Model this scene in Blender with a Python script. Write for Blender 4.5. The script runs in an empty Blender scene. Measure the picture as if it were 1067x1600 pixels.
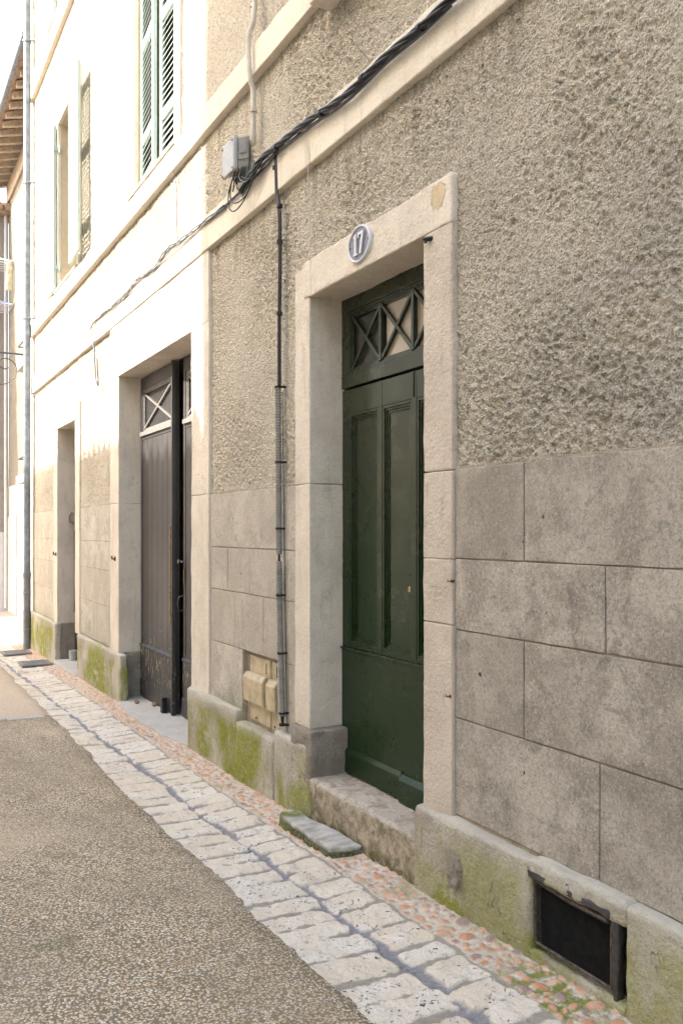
import bpy, math, random
import numpy as np
random.seed(7)
S = bpy.context.scene
R = math.radians
# ---------------------------------------------------------------- camera
D = 2.19                      # distance from camera to the facade plane
TH = R(29.65); FPX = 1300.0; EYE = 1.6
cd = bpy.data.cameras.new('camera'); cam = bpy.data.objects.new('camera', cd)
S.collection.objects.link(cam); S.camera = cam
cam.location = (0, 0, EYE); cam.rotation_euler = (R(90), 0, -TH)
cd.sensor_fit = 'VERTICAL'; cd.sensor_height = 36; cd.lens = 36*FPX/1600
cd.shift_y = 28/1600; cd.clip_end = 500; cd.clip_start = 0.05
# ---------------------------------------------------------------- light
SV, SS = 0.82, 0.16            # sun: rise and along-street run per metre away from the wall
W = bpy.data.worlds.new('World'); S.world = W; W.use_nodes = True
wn = W.node_tree.nodes; wl = W.node_tree.links
sky = wn.new('ShaderNodeTexSky'); sky.sky_type = 'NISHITA'; sky.sun_disc = False
sun_dir = np.array([-1.0, SS, SV]); sun_dir /= np.linalg.norm(sun_dir)
sky.sun_elevation = math.asin(sun_dir[2]); sky.sun_rotation = math.atan2(sun_dir[0], sun_dir[1])
sky.air_density = 1.4; sky.dust_density = 4.5; sky.ozone_density = 0.6
bg = wn['Background']; bg.inputs['Strength'].default_value = 0.15
wl.new(sky.outputs[0], bg.inputs[0])
sd = bpy.data.lights.new('sun', 'SUN'); sd.energy = 2.0; sd.angle = R(0.5); sd.color = (1, .98, .96)
so = bpy.data.objects.new('sun', sd); S.collection.objects.link(so)
import mathutils
so.rotation_euler = mathutils.Vector(sun_dir).to_track_quat('Z', 'Y').to_euler()
so.location = (-6, 6, 12)
S.view_settings.view_transform = 'Standard'; S.view_settings.look = 'None'
S.view_settings.exposure = 2.22; S.view_settings.gamma = 1; S.view_settings.use_curve_mapping = False
S.render.engine = 'CYCLES'
S.cycles.max_bounces = 8; S.cycles.diffuse_bounces = 5

# ---------------------------------------------------------------- helpers
def w(x, y, p=0.0):
    """photo pixel -> point on the vertical plane X = D + p"""
    a = TH + math.atan((x-533.5)/FPX); Y = (D+p)/math.tan(a)
    Z = Y*math.cos(TH) + (D+p)*math.sin(TH)
    return (D+p, Y, EYE + (828-y)*Z/FPX)

_rs = np.random.RandomState(3)
_P = _rs.permutation(512); _P = np.concatenate([_P, _P, _P]); _V = _rs.rand(512)*2-1
def vnoise(x, y, z=None):
    if z is None: z = np.zeros_like(x)
    xi = np.floor(x).astype(int); yi = np.floor(y).astype(int); zi = np.floor(z).astype(int)
    xf = x-xi; yf = y-yi; zf = z-zi
    u = xf*xf*(3-2*xf); v = yf*yf*(3-2*yf); q = zf*zf*(3-2*zf)
    def h(i, j, k): return _V[_P[_P[_P[i & 511]+(j & 511)]+(k & 511)]]
    r = 0
    for i, a in ((0, 1-u), (1, u)):
        for j, b in ((0, 1-v), (1, v)):
            for k, c in ((0, 1-q), (1, q)):
                r = r + a*b*c*h(xi+i, yi+j, zi+k)
    return r
def fbm(x, y, z=None, o=3):
    r = 0; a = 1.0
    for k in range(o):
        r = r + a*vnoise(x*2**k+17*k, y*2**k+5*k, None if z is None else z*2**k+3*k); a *= .5
    return r

GY = [-8, 1, 2, 3, 4.6, 6.4, 8.3, 13.2, 16, 30]; GZ = [.16, .03, .02, 0, -.05, -.075, -.09, -.19, -.24, -.34]
def gz(Y): return np.interp(Y, GY, GZ)

def link(o):
    S.collection.objects.link(o); return o
def tag(o, label=None, cat=None, group=None, kind=None):
    if label: o['label'] = label
    if cat: o['category'] = cat
    if group: o['group'] = group
    if kind: o['kind'] = kind
    return o
def empty(name, loc, label, cat, group=None):
    o = link(bpy.data.objects.new(name, None)); o.location = loc; o.empty_display_size = .1
    tag(o, label, cat, group)
    o['_o'] = list(loc); return o
def origin_of(o):
    while o.parent: o = o.parent
    return mathutils.Vector(o.location)

class MB:
    def __init__(s): s.v = []; s.f = []; s.p = []
    def add(s, vs, fs):
        b = len(s.v); s.p.append((b, len(s.f))); s.v += [tuple(map(float, q)) for q in vs]; s.f += [tuple(i+b for i in q) for q in fs]; return s
    def box(s, x0, x1, y0, y1, z0, z1):
        vs = [(x, y, z) for x in (x0, x1) for y in (y0, y1) for z in (z0, z1)]
        return s.add(vs, [(0, 1, 3, 2), (4, 6, 7, 5), (0, 4, 5, 1), (2, 3, 7, 6), (0, 2, 6, 4), (1, 5, 7, 3)])
    def rbox(s, x0, x1, y0, y1, z0, z1, step=.03, r=.01, amp=.003, fr=9, wear=1.0, skip=''):
        """box with rounded, worn edges and an uneven surface"""
        lo = np.array([x0, y0, z0]); hi = np.array([x1, y1, z1])
        n = [max(2, int(round((hi[i]-lo[i])/step))) for i in range(3)]
        ax = []
        for i in range(3):
            L_ = hi[i]-lo[i]; e = min(r, L_*.2)
            a_ = np.concatenate([[lo[i], lo[i]+e*.5, lo[i]+e*1.1], np.linspace(lo[i]+e*2.0, hi[i]-e*2.0, n[i]+1), [hi[i]-e*1.1, hi[i]-e*.5, hi[i]]])
            ax.append(a_); n[i] = len(a_)-1
        key = {}; pts = []; fs = []
        def vid(i, j, k):
            t = (i, j, k)
            if t not in key: key[t] = len(pts); pts.append((ax[0][i], ax[1][j], ax[2][k]))
            return key[t]
        for d in range(3):
            a, b = [q for q in range(3) if q != d]
            for side in (0, 1):
                if '-+'[side]+'xyz'[d] in skip: continue
                for i in range(n[a]):
                    for j in range(n[b]):
                        q = []
                        for (u, v) in ((i, j), (i+1, j), (i+1, j+1), (i, j+1)):
                            t = [0, 0, 0]; t[d] = n[d]*side; t[a] = u; t[b] = v; q.append(vid(*t))
                        if (side == 0) != (d == 1): q = q[::-1]
                        fs.append(q)
        p = np.array(pts)
        rr = r*(1+wear*.8*vnoise(p[:, 0]*14+5, p[:, 1]*14, p[:, 2]*14))[:, None]
        c = np.clip(p, lo+rr, hi-rr); d = p-c; L = np.linalg.norm(d, axis=1, keepdims=True); L[L == 0] = 1
        nrm = d/L; p2 = c+nrm*np.minimum(rr, L)
        p2 = p2+nrm*amp*fbm(p[:, 0]*fr, p[:, 1]*fr, p[:, 2]*fr)[:, None]
        return s.add(p2, fs)
    def poly(s, pts, d0, d1, ax='x'):
        """extruded polygon; pts in (y,z) for ax x, (x,z) for y, (x,y) for z"""
        def mk(a, b, d): return {'x': (d, a, b), 'y': (a, d, b), 'z': (a, b, d)}[ax]
        n = len(pts); vs = [mk(a, b, d0) for a, b in pts]+[mk(a, b, d1) for a, b in pts]
        fs = [tuple(range(n))[::-1], tuple(range(n, 2*n))]+[(i, (i+1) % n, n+(i+1) % n, n+i) for i in range(n)]
        return s.add(vs, fs)
    def tube(s, pts, r, n=8, cap=True):
        P = [mathutils.Vector(p) for p in pts]; k = len(P)
        rad = r if hasattr(r, '__len__') else [r]*k
        t0 = (P[1]-P[0]).normalized(); up = mathutils.Vector((0, 0, 1))
        if abs(t0.dot(up)) > .95: up = mathutils.Vector((0, 1, 0))
        a = t0.cross(up).normalized(); vs = []
        for i in range(k):
            t = (P[min(i+1, k-1)]-P[max(i-1, 0)]).normalized()
            a = (a-t*a.dot(t)).normalized(); b = t.cross(a)
            for j in range(n):
                g = 2*math.pi*j/n; vs.append(P[i]+(a*math.cos(g)+b*math.sin(g))*rad[i])
        fs = [(i*n+j, i*n+(j+1) % n, (i+1)*n+(j+1) % n, (i+1)*n+j) for i in range(k-1) for j in range(n)]
        if cap: fs += [tuple(range(n))[::-1], tuple(range((k-1)*n, k*n))]
        return s.add(vs, fs)
    def build(s, name, m, parent=None, origin=None, smooth=None, bevel=0, **kw):
        me = bpy.data.meshes.new(name)
        if parent is not None: O = origin_of(parent)
        else: O = mathutils.Vector(origin if origin is not None else (0, 0, 0))
        v = np.array(s.v)-np.array(O)
        me.from_pydata(v.tolist(), [], s.f); me.materials.append(m); me.update()
        o = link(bpy.data.objects.new(name, me))
        if parent is not None: o.parent = parent
        else: o.location = O
        if smooth is not None:
            me.polygons.foreach_set('use_smooth', [True]*len(me.polygons))
            if smooth < 180:
                me.set_sharp_from_angle(angle=R(smooth))
        if bevel:
            b = o.modifiers.new('bevel', 'BEVEL'); b.width = bevel; b.segments = 2; b.limit_method = 'ANGLE'; b.angle_limit = R(40)
        tag(o, **kw); return o

def _split(s, name, m, parent=None, **kw):
    P = s.p+[(len(s.v), len(s.f))]; last = None
    for (v0, f0), (v1, f1) in zip(P[:-1], P[1:]):
        q = MB(); q.v = s.v[v0:v1]; q.f = [tuple(i-v0 for i in f) for f in s.f[f0:f1]]
        last = q.build(name, m, parent, **kw)
    return last
MB.split = _split

def catmull(pts, n=8):
    P = [np.array(p, float) for p in pts]; P = [2*P[0]-P[1]]+P+[2*P[-1]-P[-2]]; out = []
    for i in range(1, len(P)-2):
        for k in range(n):
            t = k/n; a, b, c, d = P[i-1:i+3]
            out.append(.5*((2*b)+(c-a)*t+(2*a-5*b+4*c-d)*t*t+(3*b-a-3*c+d)*t**3))
    out.append(P[-2]); return out

# ---------------------------------------------------------------- materials
class NT:
    def __init__(s, name, rough=.9, metal=0, spec=.3):
        m = bpy.data.materials.new(name); m.use_nodes = True; s.m = m; s.t = m.node_tree
        s.b = s.t.nodes['Principled BSDF']; s.b.inputs['Roughness'].default_value = rough
        s.b.inputs['Metallic'].default_value = metal; s.b.inputs['Specular IOR Level'].default_value = spec
        g = s.t.nodes.new('ShaderNodeNewGeometry'); s.pos = g.outputs['Position']; s.out = s.t.nodes['Material Output']
        s.sx = s.t.nodes.new('ShaderNodeSeparateXYZ'); s.t.links.new(s.pos, s.sx.inputs[0])
    def L(s, a, b): s.t.links.new(a, b)
    def set(s, i, v):
        if isinstance(v, (int, float)): i.default_value = v
        elif isinstance(v, tuple): i.default_value = v if len(v) == 4 or i.type == 'VECTOR' else v+(1,)
        else: s.L(v, i)
    def vscale(s, x, y, z):
        n = s.t.nodes.new('ShaderNodeMapping'); n.inputs['Scale'].default_value = (x, y, z); s.L(s.pos, n.inputs[0]); return n.outputs[0]
    def noise(s, sc, det=4, ro=.6, v=None, dist=0):
        n = s.t.nodes.new('ShaderNodeTexNoise'); n.inputs['Scale'].default_value = sc; n.inputs['Detail'].default_value = det
        n.inputs['Roughness'].default_value = ro; n.inputs['Distortion'].default_value = dist
        s.L(v or s.pos, n.inputs['Vector']); return n.outputs['Fac']
    def vor(s, sc, feat='F1', out='Distance', v=None, rnd=1):
        n = s.t.nodes.new('ShaderNodeTexVoronoi'); n.feature = feat; n.inputs['Scale'].default_value = sc
        n.inputs['Randomness'].default_value = rnd
        s.L(v or s.pos, n.inputs['Vector']); return n.outputs[out]
    def ramp(s, x, a, b, c0=0.0, c1=1.0):
        n = s.t.nodes.new('ShaderNodeMapRange'); n.interpolation_type = 'SMOOTHSTEP'
        s.set(n.inputs[0], x); s.set(n.inputs[1], a); s.set(n.inputs[2], b); n.inputs[3].default_value = c0; n.inputs[4].default_value = c1
        return n.outputs[0]
    def math(s, op, a, b=0.0):
        n = s.t.nodes.new('ShaderNodeMath'); n.operation = op; s.set(n.inputs[0], a); s.set(n.inputs[1], b); return n.outputs[0]
    def mix(s, f, a, b, mode='MIX'):
        n = s.t.nodes.new('ShaderNodeMix'); n.data_type = 'RGBA'; n.blend_type = mode
        s.set(n.inputs[0], f); s.set(n.inputs[6], a); s.set(n.inputs[7], b); return n.outputs[2]
    def sep(s, c):
        n = s.t.nodes.new('ShaderNodeSeparateColor'); s.L(c, n.inputs[0]); return n.outputs
    def attr(s, name):
        n = s.t.nodes.new('ShaderNodeAttribute'); n.attribute_name = name; return n
    def col(s, c): s.set(s.b.inputs['Base Color'], c); return s
    def rough(s, c): s.set(s.b.inputs['Roughness'], c); return s
    def bump(s, h, dist=.003, st=1.0):
        n = s.t.nodes.new('ShaderNodeBump'); n.inputs['Distance'].default_value = dist; n.inputs['Strength'].default_value = st
        s.L(h, n.inputs['Height']); s.L(n.outputs[0], s.b.inputs['Normal']); return s
    def ball(s, c, r0, r1):
        n = s.t.nodes.new('ShaderNodeVectorMath'); n.operation = 'DISTANCE'; s.L(s.pos, n.inputs[0]); n.inputs[1].default_value = c
        return s.ramp(n.outputs['Value'], r0, r1, 1.0, 0.0)

def M_roughcast(name, base=(.82, .735, .59), disp=True):
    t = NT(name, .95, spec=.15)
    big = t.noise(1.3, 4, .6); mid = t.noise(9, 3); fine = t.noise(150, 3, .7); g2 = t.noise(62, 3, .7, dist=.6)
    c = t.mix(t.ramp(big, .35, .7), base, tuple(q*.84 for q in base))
    c = t.mix(t.ramp(mid, .5, .75, 0, .4), c, (.60, .56, .50))
    near = t.math('MULTIPLY', t.ramp(t.sx.outputs[1], 1.6, 3.4, 1, 0), t.ramp(t.sx.outputs[2], 2.2, 3.4, 1, 0))
    c = t.mix(t.math('MULTIPLY', near, t.ramp(t.noise(3, 3), .3, .7, .2, .9)), c, (.60, .56, .49))
    c = t.mix(t.ramp(g2, .50, .62, 0, .50), c, (.36, .28, .185))
    stk = t.math('MULTIPLY', t.ramp(t.noise(3, 4, .7, v=t.vscale(5, 5, .5)), .46, .62), t.math('MAXIMUM', t.math('MULTIPLY', t.ramp(t.sx.outputs[2], 3.1, 3.64), t.ramp(t.sx.outputs[2], 3.7, 3.69)), t.math('MULTIPLY', t.ramp(t.sx.outputs[2], 4.15, 4.5), t.ramp(t.sx.outputs[2], 4.6, 4.59))))
    c = t.mix(t.math('MULTIPLY', stk, .55), c, (.30, .25, .17))
    c = t.mix(t.ramp(fine, .54, .64, 0, .70), c, (.17, .125, .08))
    c = t.mix(t.ramp(fine, .46, .33, 0, .6), c, (.88, .84, .76))
    pt = t.math('MULTIPLY', t.ramp(t.noise(44, 3, .65, dist=.5), .60, .63), t.ramp(t.noise(5, 3), .34, .6, .35, 1))
    c = t.mix(t.math('MULTIPLY', pt, .55), c, (.16, .12, .08))
    t.col(c)
    v1 = t.vor(75); v2 = t.noise(120, 4, .75, dist=.4); v3 = t.noise(34, 2)
    h = t.math('ADD', t.math('MULTIPLY', t.ramp(v1, 0.0, .7, 1, 0), .7), t.math('MULTIPLY', v2, 1.3))
    h = t.math('ADD', h, t.math('MULTIPLY', v3, .5))
    t.bump(h, .016, 1.0)
    return t.m
def M_ashlar(name, base, dark, lowdark=True):
    t = NT(name, .92, spec=.2)
    c = t.mix(t.ramp(t.noise(3.2, 5, .68, dist=.5), .36, .62), base, dark)
    c = t.mix(t.ramp(t.noise(8, 4, .7, dist=1), .52, .66, 0, .6), c, tuple(q*.62 for q in dark))
    c = t.mix(t.ramp(t.noise(14, 3), .62, .72, 0, .35), c, (.55, .5, .43))
    c = t.mix(t.ramp(t.noise(90, 2), .62, .72, 0, .35), c, tuple(q*.5 for q in dark))
    if lowdark:
        g = t.math('MULTIPLY', t.ramp(t.sx.outputs[2], .36, .62, 1, 0), t.ramp(t.noise(4, 3), .35, .65))
        g = t.math('MULTIPLY', g, t.ramp(t.sx.outputs[1], 4.4, 5.0, 0, .8))
        c = t.mix(g, c, (.23, .24, .09))
    fg = t.noise(95, 4, .75, dist=1.0)
    c = t.mix(t.ramp(fg, .50, .62, 0, .55), c, tuple(q*.5 for q in dark))
    c = t.mix(t.ramp(fg, .47, .36, 0, .6), c, tuple(min(.8, q*1.5) for q in base))
    c = t.mix(t.ramp(t.attr('tone').outputs['Fac'], 0, 1, .0, .5), c, t.mix(t.ramp(t.noise(4, 2), .3, .7), tuple(q*.8 for q in dark), dark))
    sp = t.math('MULTIPLY', t.ramp(t.noise(24, 2, .5), .72, .75), t.ramp(t.noise(3.3, 2), .5, .6))
    c = t.mix(sp, c, (.08, .06, .05))
    t.col(c)
    h = t.math('ADD', t.noise(80, 5, .8, dist=1.8), t.math('MULTIPLY', t.noise(200, 3), .6))
    h = t.math('ADD', h, t.math('MULTIPLY', t.noise(12, 3, .6), .8))
    t.bump(h, .013, 1.0); return t.m
def M_stone(name, base, stain, bd=.003, peel=None, sc=1.0):
    t = NT(name, .9, spec=.2)
    c = t.mix(t.ramp(t.noise(3.1*sc, 5, .65), .35, .7), base, tuple(a*.6+b*.4 for a, b in zip(base, stain)))
    c = t.mix(t.ramp(t.noise(11*sc, 5, .7, dist=.8), .55, .78, 0, .75), c, stain)
    fg = t.noise(100, 4, .75)
    c = t.mix(t.ramp(fg, .54, .68, 0, .45), c, tuple(q*.6 for q in stain))
    c = t.mix(t.ramp(fg, .45, .32, 0, .35), c, tuple(min(.8, q*1.3) for q in base))
    st = t.vscale(6, 6, .7)
    c = t.mix(t.ramp(t.noise(3, 3, v=st), .55, .8, 0, .35), c, tuple(q*.7 for q in stain))
    h = t.math('ADD', t.noise(60, 4, .7), t.math('MULTIPLY', t.noise(14, 3), 1.2))
    if peel:
        k = None
        for ctr, r in peel:
            b = t.ball(ctr, r*.1, r*1.25)
            k = b if k is None else t.math('MAXIMUM', k, b)
        k = t.ramp(t.math('MULTIPLY', k, t.noise(30, 5, .75, dist=1.2)), .33, .35)
        c = t.mix(k, c, t.mix(t.noise(40, 3), (.62, .48, .27), (.55, .47, .36)))
        h = t.math('SUBTRACT', h, t.math('MULTIPLY', k, 1.5))
    t.col(c); t.bump(h, bd*1.7, 1.0); return t.m
def M_plinth(name):
    t = NT(name, .9, spec=.2)
    y, z = t.sx.outputs[1], t.sx.outputs[2]
    c = t.mix(t.ramp(t.noise(2.4, 5, .6), .35, .7), (.50, .455, .37), (.33, .295, .235))
    c = t.mix(t.ramp(t.noise(9, 5, .7), .5, .72, 0, .7), c, (.44, .38, .28))
    fg = t.noise(90, 4, .75)
    c = t.mix(t.ramp(fg, .52, .66, 0, .5), c, (.10, .085, .06))
    c = t.mix(t.ramp(fg, .45, .33, 0, .4), c, (.50, .46, .38))
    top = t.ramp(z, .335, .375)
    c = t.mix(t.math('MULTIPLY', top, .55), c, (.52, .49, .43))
    ht = t.math('MULTIPLY', t.ramp(z, -.2, -.02, .4, 1), t.ramp(z, .24, .36, 1, .1))
    st = t.vscale(1, 1, .45)
    m1 = t.ramp(t.noise(2.7, 4, .6, v=t.vscale(1, 1, .6)), .42, .60)
    far = t.ramp(y, 3.9, 4.3, .62, 1)
    mo = t.math('MULTIPLY', t.math('MULTIPLY', m1, ht), far)
    for (yy, zz, r_) in ((4.98, .10, .26), (5.25, .0, .25), (5.8, .05, .25), (4.3, .0, .18), (2.82, -.02, .22), (2.35, .02, .12), (9.0, .0, .6), (12.2, .0, .5)):
        mo = t.math('MAXIMUM', mo, t.math('MULTIPLY', t.ball((D-.055, yy, zz), r_*.35, r_), t.ramp(t.noise(11, 4, .7), .33, .52)))
    mo = t.math('MULTIPLY', mo, t.ramp(t.noise(48, 5, .8),   .34, .54, .45, 1))
    green = t.mix(t.noise(18, 3), (.14, .165, .012), (.30, .30, .045))
    c = t.mix(mo, c, green)
    pk = t.ramp(t.noise(6.5, 4, .6, v=t.vscale(1, 1.6, .7)), .66, .675)
    c = t.mix(t.math('MULTIPLY', pk, t.ramp(y, 3.9, 4.2)), c, (.42, .33, .2))
    t.col(c)
    h = t.math('ADD', t.noise(55, 4, .75), t.math('MULTIPLY', t.noise(14, 3), 1.5))
    h = t.math('SUBTRACT', h, t.math('MULTIPLY', pk, 2.0))
    t.bump(h, .010, 1.0); return t.m
def M_flat(name, c, rough=.6, metal=0, spec=.4, var=.25, bd=.0008, sc=30):
    t = NT(name, rough, metal, spec)
    n = t.noise(sc, 4, .65); t.col(t.mix(t.ramp(n, .35, .7), c, tuple(q*(1-var) for q in c)))
    t.rough(t.ramp(n, .3, .7, rough*.85, min(1, rough*1.15)))
    t.bump(t.noise(sc*4, 3), bd, .6); return t.m
def M_greenpaint():
    t = NT('green_paint', .36, spec=.3)
    z = t.sx.outputs[2]
    c = t.mix(t.ramp(t.noise(2.2, 3), .3, .7), (.009, .024, .008), (.013, .029, .010))
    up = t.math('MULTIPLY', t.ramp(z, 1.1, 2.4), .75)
    c = t.mix(up, c, (.042, .044, .027))  # paler warm top: reflection of the wall opposite painted into the green
    st = t.vscale(30, 30, 1.6)
    c = t.mix(t.ramp(t.noise(3, 4, .7, v=st), .60, .8, 0, .35), c, (.03, .034, .024))
    t.col(c)
    t.rough(t.ramp(t.noise(9, 4), .3, .7, .24, .38))
    t.bump(t.math('ADD', t.noise(3, 4, .6, v=st), t.math('MULTIPLY', t.noise(6, 2), .1)), .00025, .8); return t.m
def M_oldpaint():
    t = NT('weathered_grey_paint', .5, spec=.45)
    z = t.sx.outputs[2]; y = t.sx.outputs[1]
    st = t.vscale(40, 40, 2.5)
    c = t.mix(t.ramp(t.noise(1.6, 4), .3, .7), (.056, .050, .047), (.095, .087, .082))
    c = t.mix(t.ramp(t.noise(2, 3, v=st), .5, .8, 0, .6), c, (.04, .036, .038))
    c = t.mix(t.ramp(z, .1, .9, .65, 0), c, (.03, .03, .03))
    fl = t.noise(22, 6, .78, v=t.vscale(1, 1.3, .5), dist=.8)
    lo = t.math('MULTIPLY', t.ramp(z, .2, 1.0, 1, 0), t.ramp(z, -.1, .35, .25, 1))
    k = t.ramp(t.math('ADD', fl, t.math('MULTIPLY', lo, .10)), .655, .68)
    k = t.math('MULTIPLY', k, t.ramp(z, .6, 1.15, 1, 0))
    c = t.mix(k, c, t.mix(t.noise(60, 2), (.46, .38, .26), (.33, .23, .13)))
    t.col(c); t.bump(t.math('SUBTRACT', t.noise(2, 3, v=st), t.math('MULTIPLY', k, 1.2)), .0015, .8); return t.m
def M_glass(name='window_glass', c=(.055, .055, .052)):
    t = NT(name, .04, spec=.8); t.col(c); t.bump(t.noise(5, 1), .0015, .5); return t.m
def M_asphalt():
    t = NT('exposed_aggregate_asphalt', .8, spec=.3)
    n = t.t.nodes.new('ShaderNodeTexVoronoi'); n.inputs['Scale'].default_value = 98; t.L(t.pos, n.inputs['Vector'])
    r = t.sep(n.outputs['Color'])
    n2 = t.vor(150)
    c = t.mix(r[0], (.72, .59, .42), (.50, .385, .25))
    c = t.mix(t.ramp(r[1], .72, .8), c, (.80, .75, .66))
    c = t.mix(t.ramp(r[2], .86, .9), c, (.22, .20, .18))
    edge = t.ramp(n.outputs['Distance'], .44, .60)
    c = t.mix(edge, c, (.20, .155, .095))
    big = t.ramp(t.noise(.9, 4, .6), .35, .7)
    c = t.mix(t.math('MULTIPLY', big, .45), c, (.28, .235, .165))
    c = t.mix(t.ramp(t.noise(2.6, 5, .7), .5, .7, 0, .45), c, (.20, .16, .105))
    c = t.mix(t.ramp(t.noise(.6, 2), .48, .6, 0, .3), c, (.62, .50, .35))
    ms = t.math('MULTIPLY', t.ramp(t.noise(1.7, 4), .55, .72), t.ramp(t.sx.outputs[1], 4.5, 2.6, 0.0, .5))
    c = t.mix(ms, c, (.12, .13, .04))
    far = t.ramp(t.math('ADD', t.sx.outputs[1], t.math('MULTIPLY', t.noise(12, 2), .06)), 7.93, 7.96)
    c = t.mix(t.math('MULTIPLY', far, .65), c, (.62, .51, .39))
    t.col(c)
    h = t.math('ADD', t.ramp(n.outputs['Distance'], 0, .55, 1, 0), t.math('MULTIPLY', t.ramp(n2, 0, .6, 1, 0), .3))
    t.bump(h, .0045, 1.0); return t.m
def M_paving():
    t = NT('limestone_and_pebbles', .75, spec=.35)
    a = t.attr('stone').outputs['Fac']; k = t.attr('kind').outputs['Fac']; r = t.attr('rnd').outputs['Fac']
    ch = t.attr('channel').outputs['Fac']
    mort = t.mix(t.ramp(t.noise(40, 4, .7), .35, .7), (.66, .59, .49), (.46, .405, .335))
    mort = t.mix(t.ramp(t.noise(3.1, 3), .5, .68, 0, .75), mort, t.mix(t.noise(30, 3), (.27, .27, .10), (.36, .31, .2)))
    gm = t.math('MULTIPLY', t.ball((D-.13, 2.12, 0), .10, .32), t.ramp(t.noise(14, 4, .7), .40, .55))
    mort = t.mix(gm, mort, (.20, .22, .05))
    grout = t.mix(t.ramp(t.noise(50, 4, .7), .3, .7), (.30, .295, .31), (.17, .17, .19))
    joint = t.mix(k, t.mix(ch, (.33, .295, .245), grout), mort)
    lime = t.mix(r, (.73, .67, .57), (.67, .58, .46))
    lime = t.mix(t.ramp(t.noise(7, 4, .6), .45, .75, 0, .55), lime, (.80, .78, .74))
    lime = t.mix(t.ramp(t.noise(20, 4, .75, dist=1.2), .62, .68, 0, .45), lime, (.33, .29, .25))
    pit = t.math('MULTIPLY', t.ramp(t.noise(60, 3, .6, dist=.7), .61, .635), t.ramp(t.noise(7, 3), .46, .56))
    lime = t.mix(t.ramp(t.noise(2.2, 4, .6), .5, .7, 0, .35), lime, (.45, .38, .29))
    lime = t.mix(t.ramp(t.noise(130, 3, .7), .52, .66, 0, .35), lime, (.36, .31, .25))
    lime = t.mix(pit, lime, (.06, .05, .045))
    pk = t.attr('rnd'); peb = t.mix(r, (.56, .27, .145), (.66, .43, .29))
    peb = t.mix(t.ramp(r, .76, .80), peb, (.36, .25, .23))
    peb = t.mix(t.ramp(t.noise(33, 2), .55, .7, 0, .4), peb, (.36, .22, .17))
    peb = t.mix(t.ramp(t.noise(120, 3), .5, .75, 0, .35), peb, (.62, .5, .4))
    s = t.mix(k, lime, peb)
    c = t.mix(a, joint, s); t.col(c)
    t.rough(t.ramp(a, 0, 1, .6, .62))
    h = t.math('ADD', t.noise(60, 4, .75), t.math('MULTIPLY', t.noise(18, 3, .6), 1.2))
    h = t.math('SUBTRACT', h, t.math('MULTIPLY', pit, 1.0))
    t.bump(h, .009, 1.0); return t.m

m_rough = M_roughcast('roughcast_render')
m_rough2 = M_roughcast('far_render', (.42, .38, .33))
m_ash_r = M_ashlar('ashlar_near', (.72, .64, .53), (.46, .40, .32), False)
m_ash_l = M_ashlar('ashlar_left', (.74, .66, .54), (.58, .51, .41))
m_mort = M_stone('incised_joint', (.40, .34, .265), (.15, .115, .08), .004, sc=2.5)
m_sur = M_stone('door_surround_stone', (.70, .62, .515), (.42, .365, .29), peel=[((D-.02, 2.95, 3.06), .10), ((D-.02, 2.93, 2.86), .11)])
m_jamb = M_stone('worn_jamb_stone', (.62, .535, .44), (.36, .30, .235), .005)
m_jamb_l = M_stone('pale_jamb_stone', (.70, .62, .515), (.42, .365, .29), .004)
m_base = M_stone('rough_base_stone', (.32, .28, .225), (.13, .105, .08), .009, sc=1.5)
m_band = M_stone('string_course_stone', (.72, .65, .54), (.52, .455, .36), .002)
m_plinth = M_plinth('mossy_plinth')
m_step = M_stone('doorstep_stone', (.55, .50, .43), (.28, .23, .17), .006)
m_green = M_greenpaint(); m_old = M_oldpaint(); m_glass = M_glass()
m_black = M_flat('black_rubber', (.012, .012, .014), .4, var=.3)
m_cable2 = M_flat('grey_cable', (.09, .1, .12), .35, spec=.6)
m_dark = M_flat('dark_interior', (.02, .017, .014), .9)
m_void = M_flat('cellar_black', (.006, .006, .006), .9)
m_zinc = M_flat('zinc_pipe', (.27, .31, .35), .45, .3, var=.35, sc=12)
m_iron = M_flat('cast_iron', (.085, .08, .078), .5, .4, var=.4, sc=20)
m_iron2 = M_flat('grey_iron', (.08, .085, .10), .5, .3, sc=20)
m_foot = M_flat('grey_painted_iron', (.22, .225, .235), .5, .2, sc=12)
m_grate = M_flat('worn_grate_iron', (.26, .26, .27), .5, .2, sc=30)
m_cond = M_flat('grey_conduit', (.24, .235, .21), .55, var=.25, sc=20)
m_pale = M_flat('pale_conduit', (.56, .51, .43), .6, var=.2, sc=20)
m_box = M_flat('grey_plastic', (.40, .40, .385), .5, var=.2, sc=14)
m_cream = M_flat('cream_plastic', (.52, .42, .27), .5, var=.35, sc=11)
m_brass = M_flat('brass', (.6, .42, .14), .3, .9, sc=40)
m_rust = M_flat('rusty_iron', (.16, .07, .035), .8, .2, var=.6, sc=90)
m_plate = M_flat('plum_grey_enamel', (.145, .125, .15), .3, spec=.6, var=.12, sc=20)
m_white = M_flat('white_enamel', (.60, .60, .61), .3, spec=.6, var=.08)
m_shut = M_flat('mint_white_paint', (.47, .55, .49), .5, var=.12, sc=18)
m_wood = M_flat('pale_rafter_wood', (.52, .43, .33), .8, var=.35, sc=14)
m_tile = M_flat('terracotta_tile', (.42, .29, .21), .8, var=.5, sc=9)
m_greyw = M_stone('grey_lime_render', (.33, .295, .26), (.24, .215, .19), .006)
m_white_w = M_flat('white_painted_wall', (.62, .60, .60), .8, var=.12, sc=3)
m_conc = M_stone('pale_concrete', (.47, .455, .42), (.32, .30, .27), .002)
m_slab = None
m_asph = M_asphalt(); m_pave = M_paving()
m_opp = M_stone('pale_street_render', (.80, .72, .60), (.7, .62, .5), .004)
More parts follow.
